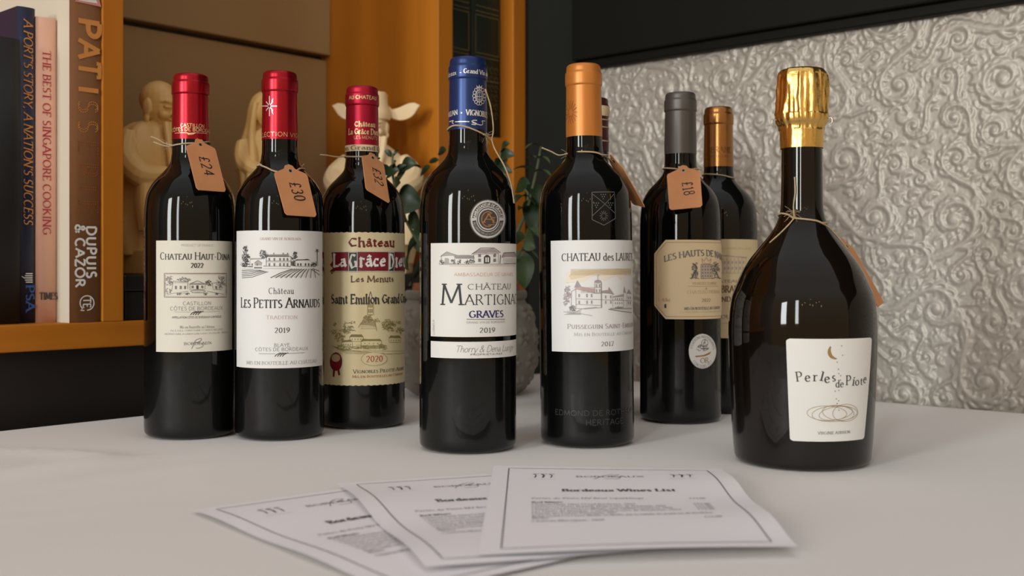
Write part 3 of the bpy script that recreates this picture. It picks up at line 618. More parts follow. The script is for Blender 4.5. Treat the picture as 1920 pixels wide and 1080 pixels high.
p.poly([(944, 474), (963, 473), (968, 482), (940, 483)], 'mauve'); p.line([(940, 483), (944, 474), (964, 473), (968, 481)], 'dark', 1); p.line([(944, 483), (944, 494), (968, 493)], m_, .8); p.hatch(946, 966, 484, 492, 'lgrey', 4, .6); p.line([(937, 494), (938, 478)], 'dark', 1.4)
for x in (829, 850, 862, 875, 884): p.bush(x, 491, 5, 4, 'dark', 14, .8)
p.line([(824, 496), (968, 495)], m_, .8); p.line([(843, 498.5), (965, 498)], 'copper', .8)
p.text('AMBASSADEUR DE GRAVES', (851.7, 517.8), (961, 517.8), 511.6, 'sans', 'copper'); 
p.text('CHÂTEAU', (877, 542.6), (957, 542.6), 532.6, 'thinserif', 'dark'); p.text('M', (828, 571), (867.5, 571), 533, 'thinserif', 'black'); p.text('ARTIGNAC', (872, 571), (967.2, 571), 552.5, 'thinserif', 'black')
p.text('GRAVES', (880, 595), (943, 595), 583, 'bold', 'navy'); p.line([(875, 598.7), (946, 598.5)], 'dark', .9); p.text('GRAND VIN DE BORDEAUX', (874.6, 606), (946, 606), 602.2, 'sans', 'grey'); p.text('2019', (899, 623.4), (927.6, 623.4), 614.6, 'serif', 'dark')
p.text('L.I-GRAVES 19', (815.5, 628), (815.5, 600), 811.5, 'sans', 'grey', rot=True)
p.build('front_label', b.root)
p = b.label(808, None, 641, 672, 'warm_paper', wrap=1.62)
p.text('Thorry & Dena Lurige', (853.6, 660), (961, 660), 648, 'script', 'brown'); p.text('PROPRIETAIRES', (882, 665.8), (941, 665.8), 662.8, 'sansb', 'grey')
p.build('lower_label', b.root)
p = Print(b.S); z1, z0 = p.S.uv(877, 447)[1], p.S.uv(877, 742)[1]; p.grid(-3.6 * b.Rb, -1.55 * b.Rb, z0, z1, 'cream_paper', .00015); p.build('back_label', b.root)
p = Print(b.S); cx_, cy_ = 914.5, 411
p.oval((cx_, cy_), 34.5, 37.5, 'dark', 0); p.oval((cx_, cy_), 32.2, 35.6, 'medring', 1); p.oval((cx_, cy_), 29, 31.8, 'dark', 2); p.oval((cx_, cy_), 22, 24.3, 'medring', 3); p.oval((cx_, cy_), 20.4, 22.4, 'dark', 4); p.oval((cx_, cy_), 18.8, 20.6, 'medring', 5); p.oval((cx_, cy_), 16.6, 17.8, 'dark', 6)
p.poly([(884, 408), (894, 408), (894, 414), (884, 414)], 'medring', 3); p.poly([(934, 408), (945, 408), (945, 414), (934, 414)], 'medring', 3)
p.arctext('AMBASSADEUR DE GRAVES', (cx_, cy_), 23, 25.4, 186, 354, 4.6, 'sansb', 'white', 4); p.arctext('RECONNUE PAR LES CONSOMMATEURS', (cx_, cy_), 27.6, 30, 168, 12, 3.6, 'sansb', 'lgrey', 4, True)
p.text('A', (906, 417), (925, 417), 401, 'serif', 'bronze', lev=8); p.line(arc(914, 411, 11.5, 14, -50, -300), 'bronze', 1.8, 8); p.line([(921, 408), (928, 408), (925, 409), (925, 421), (914, 422)], 'bronze', 1.6, 8)
p.build('medal_sticker', b.root)
c = b.cp
c.text('Bordeaux', (843.5, 142.5), (856, 141), 133.2, 'serif', 'silver', upto='eaux'); c.text('-', (861.5, 139), (866, 139), 132, 'serif', 'silver'); c.text('Grand Vin de Bordeaux', (869.6, 137.2), (908.5, 138.6), 129.8, 'bold', 'silver', upto='Grand Vin')
for cx_ in (898.3, 838.5):
    k = .85 if cx_ > 850 else .22
    c.ring((cx_, 180), 7 * k, 11, 'silver', 1.2); c.ring((cx_, 180), 4.5 * k, 8, 'silver', 1.0); c.line([(cx_, 170), (cx_, 191)], 'silver', 1.1); c.line([(cx_ - 6 * k, 181), (cx_ + 6 * k, 181)], 'silver', 1.1)
    for i in range(14):
        a = R(i * 360 / 14); c.ring((cx_ + 11.5 * k * math.cos(a), 180 + 14.5 * math.sin(a)), 3 * k, 3, 'silver', 1.0)
    c.poly([(cx_ - 5 * k, 166), (cx_ - 6 * k, 160), (cx_ - 2 * k, 164), (cx_, 159), (cx_ + 2 * k, 164), (cx_ + 6 * k, 160), (cx_ + 5 * k, 166)], 'silver', 2)
c.text('VIGNOBLES', (874, 216.2), (911.5, 217.8), 207, 'bold', 'silver', upto='VIGNOBLE', small=.8); c.text('LOUIZAN', (843.5, 217.3), (858.5, 215.4), 207.6, 'bold', 'silver', upto='IZAN'); c.oval((865.5, 211.6), 1.3, 1.3, 'silver', 2)
c.line([(853.5, 228.6), (880, 228.2)], 'silver', 1.8); c.line([(894, 225.8), (887, 225.6), (884, 227.5), (893, 231.5), (891, 234), (884, 233)], 'silver', 1.7); c.line(cr([(885, 229.5), (893, 232.5), (902, 234.5), (905, 231), (903, 227), (909, 227)], 4), 'silver', 1.5); c.line([(843, 228.5), (851, 226), (848, 230), (851, 232)], 'silver', 1.8)
b.done(); B4 = b

# 5 --- orange capsule, castle label
b = Bottle(1101.5, 87.3, 841, 122, 258, 'wine_bottle', 'orange-topped wine bottle with a white label showing a castle drawing', capm='orange_cap', nr=14.2)
p = b.label(1037, None, 450, 660, 'white_paper', wrap=1.55)
p.text('CHATEAU des LAURETS', (1057.6, 488.6), (1187.5, 488.6), 475, 'serif', 'dark', upto='CHATEAU des LAURET')
p.poly([(1063, 530), (1068, 510), (1080, 506), (1187, 504), (1187, 520), (1176, 517), (1168, 525), (1158, 519), (1146, 521), (1138, 528), (1120, 518), (1108, 520), (1100, 528), (1085, 530)], 'skyl', 1); p.poly([(1070, 516), (1084, 507), (1160, 504), (1187, 505), (1186, 512), (1150, 515), (1120, 513), (1095, 520), (1074, 524)], 'sky', 2)
p.hatch(1074, 1186, 504, 516, 'ltan', 8, .5, 0, 3)
mv = 'mauve'
p.poly([(1080, 539), (1086, 525), (1094, 539)], mv, 3); p.poly([(1093, 537), (1118, 542), (1118, 550), (1080, 541)], 'rose', 3); p.hatch(1092, 1118, 538, 549, mv, 5, .6, 0, 4)
for q_ in ([(1075, 546), (1084, 541), (1118, 550), (1129, 550)], [(1075, 546), (1074, 577)], [(1083, 541), (1083, 576)], [(1083, 560), (1130, 562)], [(1083, 570), (1130, 573)], [(1074, 577), (1100, 579), (1130, 577)], [(1118, 528), (1118, 550)], [(1130, 528), (1130, 577)], [(1118, 549), (1130, 549)], [(1118, 539), (1130, 539)], [(1151, 553), (1151, 576)], [(1130, 562), (1186, 565)], [(1152, 557), (1172, 556)]): p.line(q_, mv, .8, 4)
p.poly([(1117, 529), (1119, 526), (1129, 526), (1131, 529)], mv, 4); p.line([(1124, 526), (1124, 515), (1127, 517)], mv, .8, 4); p.oval((1124, 528), 6, 3.5, 'lgrey', 3)
p.poly([(1131, 545), (1142, 544), (1150, 551), (1131, 551)], mv, 3); p.poly([(1142, 550), (1144, 538), (1154, 553)], mv, 3); p.poly([(1152, 556), (1172, 552), (1172, 557), (1152, 558)], 'lgrey', 3); p.poly([(1171, 550), (1173, 537), (1176, 550)], mv, 3); p.line([(1171, 550), (1171, 576)], mv, .9, 4); p.line([(1177, 550), (1177, 576)], mv, .9, 4); p.poly([(1177, 552), (1181, 543), (1186, 552)], mv, 3)
p.windows([1089, 1103.5, 1112], [554, 566.5], 2.6, 6, mv, 4); p.windows([1121.5, 1127], [535.5, 545], 2.2, 5.5, mv, 4); p.windows([1138, 1147.5], [557, 567], 2.2, 5.5, mv, 4); p.windows([1156, 1160, 1164, 1168], [561, 569], 1.5, 3.6, mv, 4); p.windows([1180, 1184], [559, 569], 1.7, 5, mv, 4); p.line([(1130, 530), (1130, 577)], 'grey', 1.2, 5)
p.bush(1068, 548, 7, 12, mv, 50, .7, 4); p.bush(1064, 566, 6, 9, mv, 30, .7, 4); p.bush(1077, 578, 6, 5, 'grey', 34, .8, 5); p.bush(1163, 577, 7, 2, 'grey', 14, .8, 5)
p.line(cr([(1060, 584), (1080, 586), (1094, 579), (1122, 576)], 5), mv, .9, 4); p.line(cr([(1062, 589), (1090, 588), (1113, 592)], 5), 'lgrey', 1, 4); p.line(cr([(1143, 580), (1160, 583), (1186, 587)], 5), 'grey', 1.2, 4); p.line([(1146, 579), (1186, 579)], 'lgrey', 2, 4); p.hatch(1066, 1092, 582, 590, 'lgrey', 4, .7, 0, 4)
p.text('Puisseguin Saint-Emilion', (1066.7, 616), (1186.6, 616), 607.5, 'serif', 'mauve', small=.8, upto='Puisseguin Saint-Emilio'); p.text('Mis en Bouteille au Château', (1079, 629.6), (1183, 629.6), 623.6, 'thinserif', 'lgrey', small=.8, upto='Mis en Bouteille au Châte'); p.text('2017', (1129, 649), (1152.5, 649), 641, 'serif', 'grey')
p.build('front_label', b.root)
g = b.gp
g.text('EDMOND DE ROTHSCHILD', (1042, 779.5), (1176, 779.5), 770, 'sansb', 'emboss', upto='EDMOND DE ROTHS'); g.text('HERITAGE', (1099, 797), (1168, 797), 786.5, 'sansb', 'emboss')
sh = [(1115, 360.5), (1156.5, 360.5), (1158, 410), (1136.5, 422.5), (1115, 412), (1115, 360.5)]
for k in (1,): g.line(sh, 'etch', 1.2); g.line([(1116, 364), (1157, 400)], 'etch', 1.0); g.line([(1156, 364), (1116, 404)], 'etch', 1.0)
for cx_, cy_ in ((1123, 384), (1149.5, 384), (1136, 368)):
    for i, j in ((-4, -3), (0, -3), (4, -3), (-2, 1), (2, 1), (0, 5)): g.oval((cx_ + i, cy_ + j), 1.1, 1.2, 'etch', 2, 10)
for i in range(12): a = R(30 * i); g.line([(1136.5 + 3 * math.cos(a), 405 + 4 * math.sin(a)), (1136.5 + 8 * math.cos(a), 405 + 10 * math.sin(a))], 'etch', 1)
c = b.cp
for i in range(16): a = R(22.5 * i); c.line([(1077 + 4 * math.cos(a), 210 + 8 * math.sin(a)), (1077 + 12 * math.cos(a), 210 + 22 * math.sin(a))], 'darkor' if i % 2 else 'burnt', 1.1)
c.ring((1077, 210), 4, 7, 'burnt', 1)
b.done(); b.root.rotation_euler = (0, R(-.62), 0); B5 = b

# 6 --- grey capsule, octagonal tan label
b = Bottle(1275.8, 75.5, 795, 175, 290, 'wine_bottle', 'grey-topped wine bottle with a tan cut-corner label and coat of arms', capm='grey_cap', nr=14.4)
p = Print(b.S); U_ = lambda x, y: b.S.uv(x, y)
u0 = U_(1227, 525)[0]; u1 = U_(1248, 525)[0]; zt, zb = U_(1276, 449.5)[1], U_(1276, 598.5)[1]; za, zc_ = U_(1240, 475.8)[1], U_(1240, 573)[1]; ue = 1.62 * b.Rb
p.fill([(u1, zt), (ue - (u1 - u0), zt), (ue, za), (ue, zc_), (ue - (u1 - u0), zb), (u1, zb), (u0, zc_), (u0, za)], 'tan_paper', 0, 110)
d_ = .0022; ol = [(ue - (u1 - u0), zt - d_), (u1 + .0008, zt - d_), (u0 + d_, za - .0008), (u0 + d_, zc_ + .0008), (u1 + .0008, zb + d_), (ue - (u1 - u0), zb + d_)]
p.stroke(ol, .0006, 'ltan', 2)
p.text('LES HAUTS DE NAUDON', (1246, 491), (1345, 483), 476, 'bold', 'grey', upto='LES HAUTS DE N', bend=.62)
p.poly([(1315, 497), (1334, 496), (1334, 521), (1315, 522)], 'lilac', 1); p.line([(1314, 496), (1335, 496), (1335, 522), (1314, 522.5), (1314, 496)], 'grey', 1); 
for i in range(4):
    for j in range(4): p.oval((1317 + i * 5, 499.5 + j * 6), 1.2, 1.6, 'grey', 3, 8)
for sgn, cx_ in ((-1, 1303), (1, 1341)): p.bush(cx_, 508, 7, 15, 'grey', 46, 1, 3); p.line(cr([(cx_ + 7 * sgn, 523), (cx_ + 2 * sgn, 512), (cx_ - 3 * sgn, 505), (cx_, 497), (cx_ + 5 * sgn, 494)], 4), 'dark', 1.6, 4); p.line([(cx_ + 10 * sgn, 522), (cx_, 520), (cx_ - 7 * sgn, 523)], 'grey', 1.3, 4)
p.line([(1317, 494), (1315, 484), (1320, 490), (1324, 482), (1328, 490), (1333, 484), (1331, 494), (1317, 494)], 'ltan', 1.3, 3)
p.text('VIGNOBLE FLORENT', (1298, 533.5), (1343, 533.5), 528.8, 'serif', 'ltan'); p.line([(1290, 536.7), (1347, 536.5)], 'ltan', .8); p.oval((1324, 541), 1.8, 2, 'ltan', 2, 10); p.text('CHATEAU PIERRAIL', (1288, 550.4), (1349, 550), 544.6, 'thinserif', 'ltan'); p.text('2022', (1315.6, 566), (1331.5, 566), 560, 'serif', 'grey')
p.text('14,5%vol', (1242.3, 565), (1256.5, 565.4), 559, 'serif', 'ltan'); p.poly([(1246, 570), (1249.5, 570), (1249.5, 578), (1246, 577)], 'dark', 2); p.text('MIS EN BOUTEILLE AU CHATEAU', (1283.4, 580.6), (1349, 580), 575.6, 'bold', 'grey'); p.text('CHATEAU PIERRAIL 33220 MARGUERON FRANCE', (1276, 586.6), (1350, 586), 583.6, 'sans', 'ltan')
p.text('PRODUIT DE FRANCE', (1236.5, 565), (1236.5, 537), 1234, 'sans', 'ltan', rot=True)
p.build('front_label', b.root)
p = Print(b.S); c_ = (1317, 658.5); p.oval(c_, 26, 33, 'lgrey', 0); p.oval(c_, 25.2, 32.2, 'medal', 1); p.arctext('VIGNERONS INDEPENDANTS', c_, 19.4, 25, 190, 352, 5, 'sans', 'grey', 3); p.arctext('CONCOURS 2022', c_, 24.4, 31, 140, 40, 5.2, 'sans', 'grey', 3, True); p.bush(1318, 652, 12, 6, 'grey', 34, .8, 3); p.ring((1321, 643), 6, 6.5, 'grey', .9, 3); p.bush(1321, 641, 4, 4, 'grey', 10, .7, 3)
p.poly([(1303, 667), (1318, 666), (1333, 659), (1330, 664), (1318, 669), (1304, 669.5)], 'bronze', 3); p.text('OR', (1313, 680.5), (1328, 680), 671, 'serif', 'gold', lev=3); p.build('medal_sticker', b.root)
b.done(); B6 = b

# 7 --- copper capsule behind
b = Bottle(1347.2, 71.5, 776, 202, 314, 'wine_bottle', 'copper-topped wine bottle with a buff label, half hidden behind the grey-topped one', capm='copper_cap', nr=14.2)
p = b.label(None, None, 448.5, 634, 'buff_paper', wrap=1.45)
p.text('GRAND CRU CLASSE EN 1855', (1300, 466.8), (1407, 467.5), 464, 'sans', 'ltan'); p.line([(1318, 479), (1400, 482)], 'lilac', 1.2)
for x in range(1300, 1400, 7): p.line([(x, 484), (x, 511)], 'lilac', 1.5)
p.line([(1298, 483), (1362, 479), (1400, 484)], 'mauve', 1.2); p.line([(1298, 512), (1402, 512)], 'lilac', 1.2); p.windows(range(1303, 1398, 7), [492, 503], 2.4, 5, 'mauve')
p.text('CHATEAU', (1330, 529.5), (1386, 529.5), 525, 'serif', 'brown'); p.text('BRANE', (1352, 548.3), (1375.8, 548.3), 535.8, 'bold', 'brown', upto='BRA', small=.9); p.text('GRAND CRU', (1326, 565.3), (1396, 565.3), 556.6, 'bold', 'brown'); p.text('MOULIS', (1342, 597), (1384, 597), 590.8, 'serif', 'brown'); p.line([(1320, 605.5), (1400, 605.5)], 'ltan', .8)
p.build('front_label', b.root)
c = b.cp; c.text('BRANE', (1332.7, 286), (1366, 286), 275, 'serif', 'capcopper', upto='BRAN'); c.text('GRAND CRU', (1330, 295), (1366, 295), 290.5, 'sans', 'capcopper')
b.done(); B7 = b

# 8 --- bottle hidden behind the orange-topped one: only its neck shows
D8 = 1.045
b = Bottle(1112.5, 71, HY + F * HC / (D8 - .036), 185, 285, 'wine_bottle', 'wine bottle with maroon foil and cream neck band, hidden behind the orange-topped bottle', capm='maroon_cap', nr=14.6)
b.done()
n = Print(b.CS, .001); n.grid(-math.pi * .0145, math.pi * .0145, n.S.uv(1114, 216)[1], n.S.uv(1114, 197)[1], 'buff_paper', .0006)
for k in (222, 236, 262): n.grid(-math.pi * .0145, math.pi * .0145, n.S.uv(1114, k + 2)[1], n.S.uv(1114, k)[1], 'ltan', .0004)
n.build('neck_band', b.root)

# 9 --- squat sparkling wine bottle
b = Bottle(1503.5, 131, 884, 128, 279, 'sparkling_wine_bottle', 'squat sparkling wine bottle with crinkled gold foil and a cream crescent moon label', glass='glass_brown', capm='gold_foil', sparkling=True, R_=.048)
mm = b.D / F; Z = lambda y: zpx(y, b.D)
pr = [(0, .012), (.030, .009), (.042, .0006), (.0448, 0), (.0472, .0022), (.0480, .007), (.0488, .016), (.0497, .032), (.0505, .048), (.0511, .063), (.0515, .076), (.0517, .086), (.0517, .0945), (.0514, .1025), (.0507, Z(574)), (.0493, Z(554)), (121.5 * mm, Z(535)), (111 * mm, Z(511)), (98 * mm, Z(489)), (84 * mm, Z(471)), (70 * mm, Z(454)), (55.5 * mm, Z(435)), (46 * mm, Z(418)), (40.5 * mm, Z(400)), (38.6 * mm, Z(380)), (37.8 * mm, Z(340)), (37.5 * mm, Z(300)), (37 * mm, Z(250)), (37 * mm, Z(205)), (36 * mm, Z(140)), (0, Z(140))]
b.prof = [(max(q_[0], 0), q_[1]) for q_ in cr(pr, 5)]
cp = [(39 * mm, Z(279)), (39.6 * mm, Z(262)), (40.4 * mm, Z(245)), (41.5 * mm, Z(236)), (46.5 * mm, Z(228)), (47.6 * mm, Z(216)), (47.2 * mm, Z(205)), (47.4 * mm, Z(190)), (47.2 * mm, Z(165)), (46.4 * mm, Z(148)), (43.5 * mm, Z(137)), (36 * mm, Z(131)), (22 * mm, Z(128.5)), (0, Z(128))]
b.cprof = [(max(q_[0], 0), q_[1]) for q_ in cr(cp, 7)]
zlo, zmid = Z(232), Z(215)
def crinkle(r_, z, t):
    if r_ < .006: return r_
    a = (.0027 if z < Z(142) else .0014) if z > zmid else (.0012 if z > Z(244) else .0004)
    nn = 1.1 * noise.noise(Vector((math.cos(t) * 2.6, math.sin(t) * 2.6, z * 26))) - 1.25 * abs(noise.noise(Vector((math.cos(t) * 3.6 + 4, math.sin(t) * 3.6, z * 24)))) - .5 * abs(noise.noise(Vector((math.cos(t) * 8, math.sin(t) * 8, z * 60)))) + .2 + .35 * math.sin(t * 26 + 5 * noise.noise(Vector((math.cos(t) * 3, math.sin(t) * 3, 7)))) * (1 if z < zmid else .3)
    return r_ + a * nn
b.make(crinkle, 'gold_foil_wrap')
for sgn, th in ((1, -1.45), (1, 1.45)):                # twisted wire ends poking out under the foil
    c0 = b.CS.pt(th * .0145, Z(226), .0002); out = (c0 - Vector((b.cx, b.cy, c0.z))).normalized()
    b.cap.tube(cr([c0 - out * .002, c0 + out * .0022 + Vector((0, 0, .001)), c0 + out * .0026 + Vector((0, 0, -.0025)), c0 + Vector((0, 0, -.004))], 5), .00045, 'wire', 6)
p = Print(b.S); S = b.S; a0, a1 = S.uv(1474, 650), S.uv(1634, 650)
zt, zb = S.uv(1540, 635.5)[1], S.uv(1550, 828)[1]; ulb = S.uv(1481, 820)[0]; urb = S.uv(1620.5, 815)[0]
rr_ = .0022; pts = []
for (ux, zz), a in (((a1[0] - rr_, zt - rr_), 0), ((a0[0] + rr_, zt - rr_), 90), ((ulb + rr_, zb + rr_), 180), ((urb - rr_, zb + rr_), 270)): pts += arc(ux, zz, rr_, rr_, a, a + 90, 5)
p.fill(pts, 'warm_paper', 0, 90)
mo = [(1556, 649)] + arc(1565.5, 660, 14, 14, 222, 70, 16) + arc(1572, 656, 14.5, 16, 100, 205, 14); p.poly(mo, 'gold', 1)
for x, y in ((530, 173), (537, 253), (492, 311), (502, 371), (505, 407), (521, 424), (519, 462), (505, 548), (475, 555), (484, 621), (504, 637), (491, 659), (505, 715)): p.oval((1460 + x / 4.5, 610 + y / 4.5), 1.1, 1.2, 'grey', 2, 10)
L_ = lambda ch, x0, x1, yb_, yc, tl=0: p.text(ch, (1460 + x0 / 4.5, 610 + (yb_ + tl) / 4.5), (1460 + x1 / 4.5, 610 + (yb_ - tl) / 4.5), 610 + yc / 4.5, 'serif', 'dark')
L_('P', 152, 204, 470, 392, 3); L_('e', 224, 270, 474, 396, 3); L_('r', 292, 328, 470, 394); L_('l', 344, 372, 466, 390, -3); L_('e', 388, 434, 484, 406, 4); L_('s', 448, 478, 472, 398); L_('de', 478, 545, 522, 462); L_('P', 566, 606, 502, 424); L_('i', 616, 634, 506, 432, -2); L_('o', 642, 674, 506, 438); L_('t', 684, 704, 502, 440); L_('e', 708, 732, 486, 412, -3)
for cx_, cy_, rx, ry, tl in ((405, 742, 166, 62, .03), (470, 745, 190, 66, -.06), (500, 738, 132, 62, .1), (480, 742, 140, 54, -.16), (560, 738, 105, 72, -.1)):
    p.line([(1460 + (cx_ + rx * math.cos(t) - ry * math.sin(t) * tl) / 4.5, 610 + (cy_ + ry * math.sin(t) + rx * math.cos(t) * tl) / 4.5) for t in [i * math.pi / 24 for i in range(49)]], 'gold', .75)
p.text('VIRGINIE AURRION', (1533.5, 814.2), (1593, 813.5), 808.8, 'serif', 'grey')
p.build('front_label', b.root); b.done(); B9 = b
# ------------------------------------------------------------------ room shell
WA = .7085                                              # right wall plane (a); table and bookcase stand just in front of it
def abbox(mb, a0, a1, b0, b1, z0, z1, m, bev=0.0): mb.box(ab(a0, b0, z0), U * (a1 - a0), V * (b1 - b0), Vector((0, 0, z1 - z0)), m, bev)
def one(name, a0, a1, b0, b1, z0, z1, m, bev=0.0, parent=None):
    mb = MB(); abbox(mb, a0, a1, b0, b1, z0, z1, m, bev); return mb.build(name, parent)
ZB, ZE = ZT - .09, ZT + .405
struct(one('floor', -2.2, WA + .1, -.4, 2.6, -.05, 0, 'floor'))
struct(one('wall_left', -2.2, WA, -.34, -.245, 0, 2.5, 'plain_wall'))
w_ = MB(); abbox(w_, WA + .004, WA + .1, -.34, 2.6, 0, 2.5, 'plain_wall'); abbox(w_, WA, WA + .003, .06, 2.4, 0, ZB, 'silver_wall'); abbox(w_, WA, WA + .003, 1.1645, 2.4, ZB, ZT + .4, 'silver_wall')
NB, NZ, B0, B1w = 1000, 460, .075, 1.165               # embossed scrolling wallpaper as a height field
rg = random.Random(11); du = (B1w - B0) / (NB - 1); hf = np.zeros((NZ, NB)); gx = np.arange(NB) * du; gz = np.arange(NZ) * (ZE - ZB) / (NZ - 1); dz_ = gz[1]
def stamp(x, z, r, h):
    i0, i1 = max(0, int((x - r) / du)), min(NB, int((x + r) / du) + 2); j0, j1 = max(0, int((z - r) / dz_)), min(NZ, int((z + r) / dz_) + 2)
    if i0 >= i1 or j0 >= j1: return
    d2 = ((gx[i0:i1] - x) ** 2)[None, :] + ((gz[j0:j1] - z) ** 2)[:, None]
    np.maximum(hf[j0:j1, i0:i1], h * np.sqrt(np.clip(1 - d2 / (r * r), 0, 1)), out=hf[j0:j1, i0:i1])
def curve(pts, r0, r1, h):
    n = len(pts)
    for i in range(n - 1):
        a, b_ = pts[i], pts[i + 1]; L = math.hypot(b_[0] - a[0], b_[1] - a[1]); t = i / max(1, n - 1); r_ = max(.0009, r0 + (r1 - r0) * t); k = max(1, int(L / max(.0007, r_ * .45)))
        for j in range(k): stamp(a[0] + (b_[0] - a[0]) * j / k, a[1] + (b_[1] - a[1]) * j / k, r_, h)
def frond(x, z, ang, L, bend, h, wd):
    pts = []; n = 12
    for i in range(n + 1):
        t = i / n; pts.append((x, z)); x += L / n * math.cos(ang); z += L / n * math.sin(ang); ang += bend / n * (0.4 + 1.6 * t)
    for i in range(n):
        t = i / n; curve(pts[i:i + 2], wd * (.5 + 1.4 * math.sin(math.pi * min(1, t * 1.1))) , wd * .5, h)
    for sd in (-1, 1):
        for i in range(2, n, 2):
            a_ = math.atan2(pts[i + 1][1] - pts[i][1], pts[i + 1][0] - pts[i][0]) + sd * .75; l = L * .26 * math.sin(math.pi * (i + 1) / (n + 2)); q_ = []
            for j in range(5): q_.append((pts[i][0] + l * j / 4 * math.cos(a_ - sd * .12 * j), pts[i][1] + l * j / 4 * math.sin(a_ - sd * .12 * j)))
            curve(q_, wd * .75, wd * .4, h * .82)
    return pts
def comma(x, z, ang, L, hand, r0, h):                   # tapering curled lobe
    n = 9; pts = []
    for i in range(n + 1): pts.append((x, z)); x += L / n * math.cos(ang); z += L / n * math.sin(ang); ang += hand * (.12 + .34 * i / n)
    for i in range(n): t = i / n; curve(pts[i:i + 2], r0 * (1.05 - .8 * t) , r0 * (1.05 - .8 * (t + 1 / n)), h)
def scroll(x, z, Rr, a0, hand):
    T = 1.25; pts = []; n = 44
    for i in range(n + 1):
        t = i / n; r_ = Rr * .86 * (1 - .84 * t ** .8); a_ = a0 + hand * t * T * 2 * math.pi; pts.append((x + r_ * math.cos(a_), z + r_ * math.sin(a_)))
    curve(pts, Rr * .11, Rr * .085, .0021); stamp(x, z, Rr * .22, .0025)
    for i in range(0, 30, 3):
        p, q_ = pts[i], pts[i + 1]; a_ = math.atan2(q_[1] - p[1], q_[0] - p[0]); l = Rr * (.75 - .016 * i)
        comma(p[0], p[1], a_ - hand * .95, l, hand, Rr * .135, .0018)
        if i < 12: comma(p[0], p[1], a_ + hand * .5, l * .5, hand, Rr * .09, .0014)
    tail = []; p, q_ = pts[1], pts[0]; a_ = math.atan2(q_[1] - p[1], q_[0] - p[0]); cx_, cz_ = q_
    for j in range(12): tail.append((cx_, cz_)); cx_ += Rr * .16 * math.cos(a_); cz_ += Rr * .16 * math.sin(a_); a_ += hand * (.16 if j > 4 else -.05)
    curve(tail, Rr * .11, Rr * .08, .0020)
    for j in range(1, 12, 2):
        t_ = math.atan2(tail[j][1] - tail[j - 1][1], tail[j][0] - tail[j - 1][0])
        for sd in (-1, 1): comma(tail[j][0], tail[j][1], t_ + sd * .7, Rr * .55, -sd, Rr * .10, .0016)
    for sd in (-.9, -.3, .35, .95): comma(tail[-1][0], tail[-1][1], a_ + sd, Rr * .8, 1 if sd < 0 else -1, Rr * .12, .0017)
done_ = []
for R_, tries in ((.028, 900), (.019, 3000), (.0125, 5000), (.0085, 5000)):
    for _ in range(tries):
        x, z = rg.uniform(0, B1w - B0), rg.uniform(0, ZE - ZB); rr = R_ * rg.uniform(.85, 1.15)
        if all(math.hypot(x - p[0], z - p[1]) > (rr + p[2]) * (1.15 if R_ > .02 else 1.04) for p in done_): done_.append((x, z, rr))
for x, z, rr in done_: scroll(x, z, rr, rg.uniform(0, 6.28), rg.choice((-1, 1)))
for _ in range(6000):                                  # fluted shell-like leaves
    x, z = rg.uniform(0, B1w - B0), rg.uniform(0, ZE - ZB); i, j = min(NB - 1, int(x / du)), min(NZ - 1, int(z / dz_)); s_ = hf[max(0, j - 4):j + 5, max(0, i - 4):i + 5]
    if s_.max() < .0007:
        a_, L, hd = rg.uniform(0, 6.28), rg.uniform(.011, .019), rg.choice((-1, 1))
        for k in range(5): comma(x, z, a_ + (k - 2) * .27, L * (1 - .08 * abs(k - 2)), hd, L * .115, .0017)
for _ in range(14000):
    x, z = rg.uniform(0, B1w - B0), rg.uniform(0, ZE - ZB); i, j = min(NB - 1, int(x / du)), min(NZ - 1, int(z / dz_)); s_ = hf[max(0, j - 2):j + 3, max(0, i - 2):i + 3]
    if s_.max() < .0005: comma(x, z, rg.uniform(0, 6.28), rg.uniform(.006, .015), rg.choice((-1, 1)), rg.uniform(.0013, .0021), rg.uniform(.0009, .0015))
hf += .00012 * np.random.default_rng(3).standard_normal(hf.shape)
hf = (hf + np.roll(hf, 1, 0) + np.roll(hf, -1, 0) + np.roll(hf, 1, 1) + np.roll(hf, -1, 1)) / 5
bb, zz = np.meshgrid(gx + B0, gz + ZB); aa = WA - hf
co = np.stack([P0.x + U.x * aa + V.x * bb, P0.y + U.y * aa + V.y * bb, zz], -1).reshape(-1, 3)
idx = np.arange(NZ * NB).reshape(NZ, NB); qd = np.stack([idx[:-1, :-1], idx[:-1, 1:], idx[1:, 1:], idx[1:, :-1]], -1).reshape(-1, 4)
base = len(w_.v); me = bpy.data.meshes.new('wall_right'); v0 = np.array(w_.v); co = np.concatenate([v0, co])
me.vertices.add(len(co)); me.vertices.foreach_set('co', co.ravel()); lv = [i for f in w_.f for i in f]; nl = len(lv) + qd.size
me.loops.add(nl); me.loops.foreach_set('vertex_index', np.concatenate([np.array(lv), (qd + base).ravel()])); nf = len(w_.f) + len(qd)
me.polygons.add(nf); me.polygons.foreach_set('loop_start', np.concatenate([np.arange(len(w_.f)) * 4, len(lv) + np.arange(len(qd)) * 4]))
mi_ = np.concatenate([np.array(w_.m), np.full(len(qd), w_.mi('silver_wall'))]); me.polygons.foreach_set('material_index', mi_.astype(np.int32))
me.polygons.foreach_set('use_smooth', np.concatenate([np.zeros(len(w_.f), bool), np.ones(len(qd), bool)]))
for n in w_.mats: me.materials.append(M[n])
me.update(calc_edges=True); me.validate(); wr = bpy.data.objects.new('wall_right', me); C.objects.link(wr); struct(wr)
zf = ZT + .394
tr = MB(); abbox(tr, WA - .020, WA - .0005, .0885, 2.3, zf + .012, 2.4, 'black_paint', .002); abbox(tr, WA - .013, WA - .0005, .0885, 2.3, zf, zf + .012, 'black_paint', .002); struct(tr.build('trim_1'))
